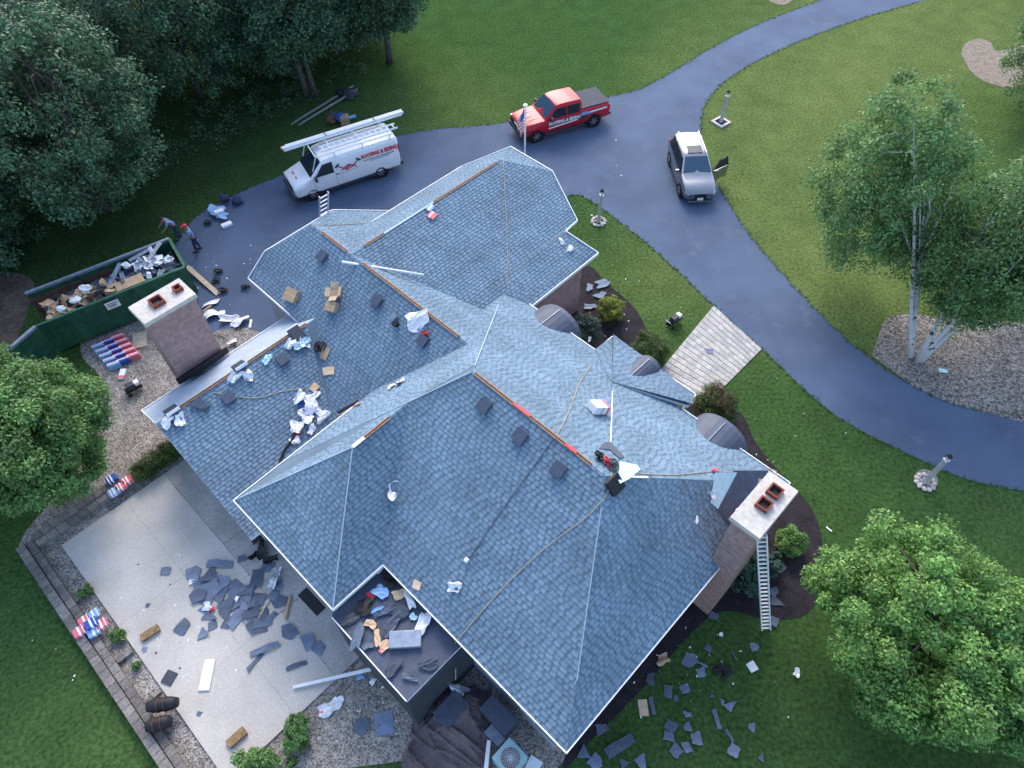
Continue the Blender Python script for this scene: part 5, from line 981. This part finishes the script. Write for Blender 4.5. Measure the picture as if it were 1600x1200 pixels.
for X_z, Y_z, L2, W2, d, l in ((1015, 140, 1.0, .3, -3, 'straight shingle strip at the top of the patio litter'), (1250, 582, 1.05, .2, 20, 'long shingle strip on the lower right of the patio'), (1200, 645, .7, .16, 55, 'narrow strip crossing the long shingle strip on the patio'), (1415, 668, .7, .16, 18, 'bent shingle strip near the white gutter on the patio')):
    o = poly_scrap(40+.3*X_z, 840+.3*Y_z, .3, Zp, 'scrap', l, None, 'shingle_strip', deg=d, rect=(L2, W2))
def gcr(u, v, sx, sy, deg, name, m, label, cat, z=.02, bend=.14, group=None, cl=None, n=6):
    r = R(deg); x = Vector((math.cos(r), math.sin(r), 0)); y = Vector((-x.y, x.x, 0)); mb = MB(); sheetpiece(mb, (0, 0, .04+bend*min(sx, sy)*1.2), sx, sy, (x, y, ZV), .012, bend, n, cl, 0, .25); return place(mb, name, m, G(u, v, z), label, cat, group)
gcr(325, 949, .3, .26, 0, 'paper_wrapper', 'paper', 'white wrapper left of the red scrap in the patio litter', 'wrapper', Zp); gcr(331, 952, .2, .16, 30, 'red_scrap', 'red', 'red scrap in the middle of the patio litter', 'wrapper', Zp)
gcr(431, 905, .65, .3, 70, 'metal_flashing', 'metal', 'crumpled grey metal flashing at the patio litter by the house', 'flashing', Zp, .2)
gcr(300, 910, .2, .14, 20, 'paper_wrapper', 'paper', 'small white scrap at the left of the patio litter', 'wrapper', Zp); gcr(370, 938, .22, .16, 80, 'paper_wrapper', 'paper', 'small white scrap near the tan roll side of the patio litter', 'wrapper', Zp)
def gline(pts, r, m, name, label, cat, z=.05, n=8):
    w_ = [G(u, v, z) for u, v in pts]; mb = MB(); mb.tube([q-w_[0] for q in w_], r, n); return place(mb, name, m, w_[0], label, cat)
gline([(446, 966), (454, 930)], .06, 'card', 'cardboard_tube', 'tan cardboard tube on the patio near the house', 'tube', Zp+.06); gline([(404, 965), (421, 937)], .035, 'ply', 'timber_stick', 'thin timber stick in the patio litter', 'timber', Zp+.04); gline([(408, 928), (375, 930)], .02, 'rope_dark', 'metal_rod', 'thin dark rod across the patio litter', 'rod', Zp+.06)
gslab(236, 990, .62, .26, .14, 38, 'timber_block', 'timber', 'brown timber block on the upper left of the patio', 'timber', Zp); gslab(371, 1153, .62, .28, .14, 45, 'timber_block', 'timber', 'brown timber block near the bottom of the patio', 'timber', Zp)
gslab(324, 1055, 1.0, .36, .06, 92, 'white_slab', 'trim', 'white rectangular panel lying on the patio', 'panel', Zp, bevel=.01); gslab(265, 1059, .42, .38, .05, 70, 'dark_tile', 'dark', 'dark square mat at the left edge of the patio', 'mat', Zp)
p0, p1 = G(458, 1074, .15), G(583, 1045, .3); mb = MB(); mb.bar(p0-p0, p1-p0, .1, .08); place(mb, 'gutter_pole', 'trim', p0, 'white gutter piece lying across the patio corner', 'gutter')
# dark debris and window wells beside the patio wall
for k, (u, v, sx, sy, d) in enumerate(((405, 845, .5, .3, 30), (410, 862, .6, .35, 120), (400, 870, .35, .25, 60), (425, 875, .5, .25, 10))): gcr(u, v, sx, sy, d, 'felt_scrap', 'black', 'black felt torn off beside the house wall on the patio', 'felt', Zp, .25, 'black felt by the patio wall')
gslab(487, 940, 1.1, .4, .02, -43, 'dark_mat', 'black', 'long dark mat under the eave beside the tan tube', 'mat', Zp)
# rolls of black membrane tied with orange straps
for u, v, d, l in ((258, 1103, 8, 'thick black membrane roll, upper of the two on the block wall'), (252, 1133, 15, 'thick black membrane roll, lower of the two on the block wall')):
    t = thing('membrane_roll', l, 'roll', G(u, v, .3), R(d)); L2 = .95 if v < 1110 else .75
    mb = MB(); pr_ = [.16, .21, .23, .21, .225, .2, .15]; mb.tube([(-L2/2+L2*k/6, 0, .2) for k in range(7)], pr_, 14); mb.build('roll_body', 'black', t, local=True, smooth=True)
    for xx in (-.12, .1): mb = MB(); mb.tube([(xx, math.cos(a)*.235, .2+math.sin(a)*.235) for a in [k*6.283/16 for k in range(17)]], .012, 4); mb.build('orange_strap', 'clay', t, local=True)
# shingle packs
def gbundle(u, v, deg, z, sx, sy, h, body, bands, label, group=None):
    r = R(deg); x = Vector((math.cos(r), math.sin(r), 0)); return bundle(G(u, v, z), x, Vector((-x.y, x.x, 0)), ZV, label, sx, sy, h, body, bands, group)
kx = 0
for i in range(5):
    for j, (bc, lab) in enumerate((('ltblue', 'pale blue'), ('blue', 'deep blue'), ('pink', 'red and white'))):
        u = 172+6*i+(j-1)*15; v = 538+7.2*i-(j-1)*7
        gbundle(u, v, 118, .012 if True else 0, .24, .52, .3, bc, ((.0, .05, 'trim'), (.1, .02, 'red')), '%s shingle pack, %s row of the pallet stack on the gravel' % (lab, ('first', 'second', 'third', 'fourth', 'fifth')[i]), 'shingle packs stacked beside the dumpster')
gslab(219, 532, .95, .62, .06, 108, 'plywood_sheet', 'ply', 'plywood sheet on the gravel beside the left chimney', 'plywood', .012)
gbundle(192, 586, 95, .012, .55, .25, .12, 'white', ((-.18, .14, 'pink'),), 'single white pack with red end on the gravel')
for u, v, bc, d, l in ((176, 750, 'blue', 40, 'dark blue shingle pack behind the hedge side stack'), (180, 770, 'ltblue', 40, 'pale blue shingle pack at the left end of the hedge side stack'), (191, 762, 'pink', 40, 'red shingle pack in the middle of the hedge side stack'), (201, 752, 'pink', 40, 'red and white shingle pack nearest the hedge')): gbundle(u, v, d, .31, .42, .32, .16, bc, ((0, .06, 'trim'), (-.12, .04, 'trim')), l, 'shingle packs by the hedge')
for u, v, bc, d, l, z in ((148, 962, 'ltblue', 40, 'pale blue pack at the top of the cross of packs on the block wall', .32), (134, 971, 'pink', 40, 'red pack left in the cross of packs on the block wall', .32), (160, 977, 'pink', 40, 'red pack right in the cross of packs on the block wall', .32), (148, 988, 'ltblue', 40, 'white blue pack at the bottom of the cross of packs', .32), (126, 988, 'pink', 42, 'red pack hanging over the lawn edge of the block wall', .32), (144, 975, 'blue', 40, 'deep blue pack on top of the cross of packs', .46)): gbundle(u, v, d, z, .40, .34, .14, bc, ((.0, .07, 'trim'), (.14, .03, 'trim')), l, 'shingle packs on the block wall')
# compressor-like tool on the gravel and on the lawn
def machine(u, v, deg, label, s=1.0):
    t = thing('air_compressor', label, 'tool', G(u, v), R(deg)); mb = MB(); mb.tube([(-.32*s, 0, .2*s), (.32*s, 0, .2*s)], .12*s, 12); mb.build('tank', 'black', t, local=True, smooth=True)
    mb = MB(); mb.box((-.08*s, 0, .4*s), (.3*s, .24*s, .2*s)); bev(mb.build('motor', 'dark', t, local=True), .02); mb = MB(); mb.box((.2*s, 0, .4*s), (.18*s, .22*s, .16*s)); bev(mb.build('pump_cover', 'trim', t, local=True), .02)
    for yy in (-.16, .16): mb = MB(); mb.tube([(-.25*s, yy*s-.02, .08*s), (-.25*s, yy*s+.02, .08*s)], .08*s, 12); mb.build('wheel', 'tyre', t, local=True)
    mb = MB(); mb.tube([(-.35*s, -.12*s, .25*s), (-.5*s, -.12*s, .5*s), (-.5*s, .12*s, .5*s), (-.35*s, .12*s, .25*s)], .015, 6); mb.build('handle', 'metal', t, local=True)
machine(212, 611, 40, 'black and white compressor on the gravel by the chimney', 1.1); machine(1053, 506, 40, 'black tool with white cover on the lawn by the paver walk', 1.1)
# driveway clutter near the dumpster
for k, (u, v, sx, sy, d, l) in enumerate(((331, 475, .8, .22, 25, 'white paper roll highest in the pile by the garage corner'), (335, 492, .9, .45, 25, 'open white wrapper in the pile by the garage corner'), (358, 500, .7, .4, 0, 'crumpled white wrapper in the middle of the pile by the garage corner'), (375, 505, .7, .45, 60, 'printed white wrapper right in the pile by the garage corner'), (364, 536, .35, .25, 40, 'small white wrapper below the pile against the bare roof strip'))): gcr(u, v, sx, sy, d, 'paper_wrapper', 'paper', l, 'wrapper', .02, .16)
gslab(392, 507, .5, .1, .08, 95, 'white_tube', 'trim', 'short white tube beside a black one on the driveway', 'tube'); gline([(330, 478), (318, 487)], .07, 'card', 'cardboard_tube', 'tan tube end under the white paper roll', 'tube', .1)
for k, (u, v, l) in enumerate(((342, 425, 'black coiled hose at the top of the driveway clutter'), (338, 440, 'black hose in the middle of the driveway clutter'), (384, 449, 'black hose coil below the garage eave corner'), (349, 455, 'dark bag with cables at the plank end'), (325, 350, 'black hose coil beside the red capped worker'))): 
    p = G(u, v, .05); pts = []; 
    for q in range(42): a = q*.45; rr = .22*(.6+.4*math.sin(q*.31+u)); pts.append(Vector((math.cos(a)*rr, math.sin(a)*rr*.7, .02+.003*q)))
    mb = MB(); mb.tube(pts, .035, 5); place(mb, 'hose_coil', 'black', p, l, 'hose', smooth=True)
p0, p1 = G(292, 416, .25), G(341, 460, .05); mb = MB(); mb.bar(p0-p0, p1-p0, .24, .04); place(mb, 'plank', 'ply', p0, 'tan plank leaning at the dumpster end', 'plank')
# blue tarp-covered goods, tools and foam block by the wood edge
gcr(338, 330, .9, .6, -20, 'blue_cooler_tarp', 'ltblue', 'pale blue sheet over goods at the driveway edge', 'tarp', .15, .07); gcr(347, 337, .7, .4, -25, 'blue_sheet', 'ltblue', 'second blue sheet in front of the covered goods', 'tarp', .2, .05)
gslab(355, 353, .55, .3, .16, 35, 'foam_block', 'trim', 'white foam block on the driveway by the blue sheets', 'block', bevel=.02); gslab(345, 337, .5, .26, .36, 30, 'white_case', 'trim', 'white case standing on the blue sheet', 'case', bevel=.03)
for u, v, l in ((352, 314, 'navy tool bag at the driveway edge'), (372, 318, 'dark tool bag right of the navy bag')): 
    mb = MB(); mb.lump((0, 0, .2), .3, (1, .8, .8), .25, n=7); place(mb, 'tool_bag', 'denim' if 'navy' in l else 'black', G(u, v), l, 'bag')
# ladders and clutter on the grass behind the van
ladder('ladder', 'aluminium ladder lying at the wood edge, the one nearer the tree trunks', G(458, 192, .1), G(548, 137, .1), .4, Vector((.5, .85, 0)), 'metal', 18); ladder('ladder', 'aluminium ladder lying at the wood edge, the one nearer the van', G(470, 193, .22), G(556, 141, .22), .36, Vector((.5, .85, 0)), 'metal', 18)
for u, v, m, l in ((538, 150, 'black', 'black bag on the ladders at the wood edge'), (550, 153, 'dark', 'dark bag at the right end of the ladders')): mb = MB(); mb.lump((0, 0, .3), .42, (1.1, .8, .7), .25, n=7); place(mb, 'tool_bag', m, G(u, v), l, 'bag')
gslab(540, 192, .5, .6, .45, 10, 'cardboard_box', 'card', 'cardboard box on the grass behind the van', 'box', cl=(.9, .85, .8)); gline([(538, 186), (556, 181)], .1, 'ltblue', 'pipe_piece', 'pale blue pipe piece behind the cardboard box', 'pipe', .3)
for u, v, m, l in ((533, 190, 'blue', 'navy bucket left of the box behind the van'), (520, 187, 'dark', 'dark bag left of the bucket behind the van'), (518, 193, 'rust', 'red brown bag in front of the dark bag behind the van')): mb = MB(); mb.lump((0, 0, .25), .3, (1, 1, .9), .2, n=7); place(mb, 'tool_bag', m, G(u, v), l, 'bag')
# lower yard: tarp over things, panels, air conditioner
tc_ = G(702, 1130, .5); tt = thing('brown_tarp', 'large wrinkled brown tarp spread below the flat roof', 'tarp', (tc_.x, tc_.y, 0)); mb = MB(); n = 100
cor = [G(u, v, 0) for u, v in ((690, 1062), (768, 1080), (765, 1215), (632, 1215), (655, 1120))]; a0, b0, c0, d0 = G(672, 1068), G(770, 1078), G(765, 1230), G(622, 1215)
for i in range(n+1):
    for j in range(n+1):
        u, v = i/n, j/n; p = a0.lerp(b0, u).lerp(d0.lerp(c0, u), v); edge = min(u, 1-u, v, 1-v); z = .05+.55*math.exp(-((u-.5)**2/.09+(v-.3)**2/.06))+.30*math.exp(-((u-.75)**2/.04+(v-.15)**2/.04))
        wr = .10*(1-abs(math.sin(u*16+5*math.sin(v*3+u*2)+v*3)))**2+.09*(1-abs(math.sin(u*9-v*7+2.5*math.sin(v*5))))**3+.07*(1-abs(math.sin(v*14+u*8+3*math.sin(u*5))))**3-.03; off = Vector((math.sin(v*21+u*3)*.07, math.cos(u*19)*.06, 0))*(1 if edge < .02 else .4)
        mb.v.append(p+off+ZV*(z*min(1, edge*6+.1)+max(wr, -.03)+.04)-Vector((tc_.x, tc_.y, 0)))
for i in range(n):
    for j in range(n): b = i*(n+1)+j; mb.f.append([b, b+1, b+n+2, b+n+1][::-1]); mb.m.append(0); mb.c.append((1, 1, 1))
mb.build('sheet', 'tarp', tt, local=True, smooth=True)
gslab(706, 1112, .95, .62, .5, 47, 'covered_table', 'membrane', 'dark panel lying on the brown tarp', 'panel', .35); gcr(717, 1078, .5, .3, 150, 'metal_flashing', 'metal', 'bent grey metal sheet at the top of the tarp', 'flashing', .7, .12)
gslab(780, 1124, 1.15, .6, .75, -44, 'cellar_door', 'vent', 'sloping blue grey cellar hatch against the house wall', 'hatch', bevel=.02); gslab(776, 1148, .5, .62, .2, 46, 'metal_plate', 'grey_steel', 'blue grey metal panel leaning below the cellar hatch', 'panel')
ac = thing('air_conditioner', 'pale green air conditioner with round fan grille in the gravel', 'air conditioner', G(797, 1190), R(45.8)); mb = MB(); mb.box((0, 0, .45), (.78, .78, .88)); bev(mb.build('casing', 'ac', ac, local=True), .03)
mb = MB(); mb.tube([(-.02, -.04, .895), (-.02, -.04, .905)], .30, 28); fg_ = mb.build('fan_well', 'dark', ac, local=True)
for k in range(5): mb = MB(); rr = .06*(k+1); mb.tube([(-.02+math.cos(a)*rr, -.04+math.sin(a)*rr, .915) for a in [q*6.283/24 for q in range(25)]], .006, 4); mb.build('grille_ring', 'metal', fg_, local=True)
for k in range(12): a = k*math.pi/12; mb = MB(); mb.bar((-.02-math.cos(a)*.3, -.04-math.sin(a)*.3, .92), (-.02+math.cos(a)*.3, -.04+math.sin(a)*.3, .92), .01, .008); mb.build('grille_bar', 'metal', fg_, local=True)
gslab(832, 1200, .6, .42, .04, 60, 'foam_board', 'trim', 'white board at the bottom edge right of the air conditioner', 'board'); gslab(762, 1186, .12, .9, .5, -6, 'white_slab', 'trim', 'narrow white panel standing left of the air conditioner', 'panel')
gcr(515, 1108, .6, .4, 30, 'paper_wrapper', 'paper', 'white wrapper with red print on the gravel', 'wrapper'); gcr(527, 1098, .34, .3, 60, 'paper_wrapper', 'paper', 'white wrapper upper right of the printed one on the gravel', 'wrapper'); gcr(503, 1116, .2, .14, 0, 'red_scrap', 'pink', 'red corner of a wrapper on the gravel', 'wrapper')
gslab(600, 1130, .6, .7, .03, 10, 'shingle_sheet', 'scrap', 'square shingle sheet on the gravel below the flat roof', 'shingle', cl=(1.4, 1.4, 1.5)); poly_scrap(566, 1135, .3, .02, 'scrap', 'rounded shingle piece left of the square sheet on the gravel', None); gcr(564, 1057, .26, .2, 0, 'plastic_bag', 'ltblue', 'pale blue bag under the white gutter end', 'bag'); gcr(583, 1066, .24, .14, 60, 'plastic_bag', 'paper', 'white bag right of the blue bag on the gravel', 'bag')
for X_z, Y_z, r in ((1130, 570, .28), (790, 640, .4), (850, 700, .32), (590, 740, .35), (680, 800, .32), (770, 790, .3), (720, 840, .18), (1000, 870, .45), (780, 920, .22), (690, 985, .36), (785, 985, .28), (680, 1040, .32), (830, 1045, .38), (725, 1105, .35), (775, 1095, .32), (1015, 1110, .32), (1115, 985, .25), (340, 1000, .35), (250, 1125, .38), (300, 1165, .38), (455, 1170, .34), (545, 1170, .5), (1165, 1145, .22), (885, 580, .25), (910, 830, .16), (920, 410, .3), (1230, 345, .0), (960, 850, .2), (1400, 1500, .2)):
    if r: poly_scrap(840+.3*X_z, 840+.3*Y_z, r*.68, .03, 'scrap', 'torn blue grey shingle piece on the shaded lawn below the right eave', 'shingle pieces on the shaded lawn')
for X_z, Y_z, L2, W2, d, l in ((430, 1085, 1.05, .34, 28, 'large shingle slab on the lawn below the lower roof corner'), (932, 945, .6, .16, 100, 'upright shingle strip in the middle of the shaded lawn'), (1000, 1030, .4, .1, 115, 'short pale strip on the lawn near the bottom'), (857, 662, .4, .08, -25, 'thin white edged strip on the shaded lawn'), (597, 875, .6, .14, 95, 'dark strip beside the beige board on the lawn'), (1025, 615, .3, .06, 110, 'thin pale strip right of the black pile on the lawn')):
    poly_scrap(840+.3*X_z, 840+.3*Y_z, .3, .03, 'scrap', l, None, 'shingle_strip', deg=d, rect=(L2, W2))
for X_z, Y_z, r, l in ((1245, 325, .28, 'pale shingle piece on the mulch right of the ladder'), (1272, 162, .25, 'triangular shingle piece on the mulch high beside the ladder'), (1222, 432, .22, 'shingle piece at the foot of the tall ladder'), (1225, 280, .2, 'small shingle piece on the mulch beside the ladder rails')): poly_scrap(840+.3*X_z, 840+.3*Y_z, r, .04, 'scrap', l, None)
gslab(1005, 1106, .3, .5, .03, 2, 'foam_board', 'card', 'beige board on the lawn below the right eave', 'board', cl=(1.5, 1.5, 1.55)); gslab(1175, 1042, .3, .32, .06, 25, 'white_pack', 'trim', 'white ribbed pack on the lawn beside the lower right tree', 'pack', bevel=.02); gcr(1244, 1052, .26, .2, 60, 'paper_wrapper', 'paper', 'white crumpled wrapper on the lawn near the lower right tree', 'wrapper'); gcr(1126, 992, .14, .1, 0, 'paper_wrapper', 'paper', 'tiny white scrap on the shaded lawn by the mulch', 'wrapper'); gcr(1035, 1032, .4, .3, 20, 'leaf_scrap', 'card', 'tan torn card under the right eave', 'cardboard')
mb = MB(); [mb.lump((random.uniform(-.3, .3), random.uniform(-.2, .2), .08), .12, (1, 1, .7), .3) for _ in range(7)]; place(mb, 'cable_pile', 'black', G(1130, 1052), 'black tangled pile on the shaded lawn', 'cables')
gcr(908, 507, .34, .26, 20, 'paper_wrapper', 'paper', 'white wrapper caught on the dark spreading shrub', 'wrapper', .95); gcr(921, 531, .12, .24, 0, 'paper_wrapper', 'paper', 'small white strip on the dark spreading shrub', 'wrapper', .85)
for u, v, sx, sy, d, l in ((942, 444, .7, .4, 20, 'clear plastic sheet on the mulch nearest the lawn edge'), (921, 450, .4, .3, 80, 'clear plastic scrap beside the garage wall corner'), (922, 480, .5, .3, 0, 'clear plastic sheet on the mulch left of the yellow shrub'), (938, 462, .5, .3, 40, 'clear plastic scrap above the yellow shrub')): gcr(u, v, sx, sy, d, 'plastic_sheet', 'scrap', l, 'plastic', .03, .03, cl=(1.5, 1.5, 1.5))
poly_scrap(1108, 549, .2, .05, 'scrap', 'small triangular shingle piece on the paver walk', None); gslab(1473, 580, .35, .2, .05, -10, 'garden_marker', 'cyan', 'turquoise marker lying on the birch gravel', 'marker'); gslab(1295, 827, .25, .05, .03, -50, 'timber_stick', 'trim', 'small white stick on the lawn right of the mulch bed', 'stick')
line_on([(1010, 745), (1011, 745)], .02, 'rope', 'rope', 'short rope knot on the right hip', 'rope')
mb = MB(); rl_ = random.Random(12)     # fine litter round the works
for (u0, v0, ru, rv, nn_) in ((330, 420, 70, 60, 40), (560, 1100, 90, 50, 40), (330, 950, 130, 90, 60), (1060, 1040, 130, 90, 45), (900, 300, 150, 80, 14), (1200, 620, 120, 120, 14), (150, 620, 40, 70, 25), (1000, 470, 60, 60, 14), (120, 1020, 60, 90, 8)):
    for k in range(nn_):
        c_ = G(u0+rl_.gauss(0, ru*.6), v0+rl_.gauss(0, rv*.6), .03 if v0 != 950 else .075); r_ = rl_.uniform(.012, .045); a_ = rl_.uniform(0, 6.28); X1 = Vector((math.cos(a_), math.sin(a_), rl_.uniform(-.2, .2))); Y1 = Vector((-math.sin(a_), math.cos(a_), rl_.uniform(-.2, .2)))
        mb.box(c_, (r_*2, r_*rl_.uniform(.6, 1.6), .006), (X1, Y1, ZV), rl_.choice((0, 0, 1, 2)))
tag(mb.build('fine_litter', ['trim', 'scrap_back', 'card']), 'tiny paper and shingle crumbs strewn round the house', 'litter', kind='stuff')
# ================================================================== PEOPLE
def skin(name, verts, edges, radii, m, parent):
    me = bpy.data.meshes.new(name); me.from_pydata(verts, edges, []); me.materials.append(M[m]); o = bpy.data.objects.new(name, me); col.objects.link(o); o.parent = parent
    md = o.modifiers.new('skin', 'SKIN'); sk = me.skin_vertices[0].data
    for i, r in enumerate(radii): sk[i].radius = (r, r) if not isinstance(r, tuple) else r
    sk[0].use_root = True; ss = o.modifiers.new('sub', 'SUBSURF'); ss.levels = 1; ss.render_levels = 2; return o
def person(u, v, face, label, shirt, cap, bend, arms):
    t = thing('person', label, 'person', G(u, v), face); B = R(bend)
    def up(h, y=0, f=0): # point on torso, h above hip, leaning forward about the hip (local x forward)
        return (math.sin(B)*h+math.cos(B)*f-.04*(bend > 10), y, .90+math.cos(B)*h-math.sin(B)*f)
    V = [up(0), up(.22), up(.42), up(.50), up(.56), up(.63, 0, .02), up(.72, 0, .03), up(.78, 0, .02), up(.66, 0, .10)]; E = [(0, 1), (1, 2), (2, 3), (3, 4), (4, 5), (5, 6), (6, 7), (5, 8)]; Rr = [(.13, .11), (.12, .10), (.15, .10), (.10, .08), .055, .085, .10, .06, .022]
    for s, (fx, st) in zip((1, -1), ((.02, .12), (-.02, -.10))):
        i = len(V); V += [(fx*0, s*.10, .86), (st*.5+.03, s*.11, .48), (st, s*.12, .09), (st+.14, s*.13, .04)]; E += [(0, i), (i, i+1), (i+1, i+2), (i+2, i+3)]; Rr += [.095, .06, .042, .035]
    for s, (ex, ez, hx_, hz_) in zip((1, -1), arms):
        i = len(V); sh = up(.47, s*.19); V += [sh, (sh[0]+ex, s*.27, sh[2]+ez), (sh[0]+hx_, s*.24, sh[2]+hz_), (sh[0]+hx_+.05, s*.23, sh[2]+hz_-.06)]; E += [(2, i), (i, i+1), (i+1, i+2), (i+2, i+3)]; Rr += [.06, .043, .032, .03]
        hb = Vector(V[-1])
        for k in range(5):
            j = len(V); sp = (k-2)*.016; d = Vector((.05, 0, -.05)) if k else Vector((.03, -s*.045, -.02)); V += [tuple(hb+Vector((.01, sp, -.02))), tuple(hb+d*(1.0, 1.0, 1.15, 1.05, .85)[k]+Vector((0, sp, 0)))]; E += [(i+3, j), (j, j+1)]; Rr += [.011, .008]
    skin('body', V, E, Rr, 'skin', t)
    sv_ = [up(-.02), up(.22), up(.42), up(.49)]; se = [(0, 1), (1, 2), (2, 3)]; sr_ = [(.15, .125), (.14, .12), (.17, .12), (.11, .09)]
    for s, (ex, ez, hx_, hz_) in zip((1, -1), arms): i = len(sv_); sh = up(.47, s*.19); sv_ += [sh, (sh[0]+ex*.7, s*.25, sh[2]+ez*.7)]; se += [(2, i), (i, i+1)]; sr_ += [.078, .064]
    skin('shirt', sv_, se, sr_, shirt, t)
    tv = [(up(.02)[0], 0, .92)]; te = []; tr_ = [(.15, .13)]
    for s, st in zip((1, -1), (.12, -.10)): i = len(tv); tv += [(0, s*.10, .84), (st*.5+.03, s*.11, .48), (st, s*.12, .12)]; te += [(0, i), (i, i+1), (i+1, i+2)]; tr_ += [.11, .08, .065]
    skin('trousers', tv, te, tr_, 'denim', t)
    for s, st in zip((1, -1), (.12, -.10)): mb = MB(); mb.box((st+.06, s*.12, .045), (.27, .1, .09)); bev(mb.build('boot', 'black', t, local=True), .03)
    hp = Vector(up(.74, 0, .02)); mb = MB(); mb.lump(hp+Vector((0, 0, .03)), .118, (1, .95, .75), .02, n=8); hat = mb.build('cap' if cap else 'hair', cap or 'black', t, local=True, smooth=True)
    if cap: mb = MB(); c_ = hp+Vector((.13, 0, .02)); mb.box(c_, (.13, .15, .02)); bev(mb.build('cap_brim', cap, hat, local=True), .01)
    for s in (1, -1):
        mb = MB(); mb.lump(Vector(up(.69, s*.035, .108)), .013, (1, 1, 1), 0, n=5); mb.build('eye', 'black', t, local=True)
    return t
person(311, 391, R(200), 'person in pale blue shirt, dark jeans and red cap standing on the driveway', 'shirt', 'red', 8, ((.05, -.26, .22, -.38), (-.02, -.27, .12, -.5)))
person(281, 372, R(215), 'person in blue shirt bending over the dumpster end', 'shirt', None, 38, ((.16, -.22, .36, -.34), (.16, -.22, .36, -.32)))
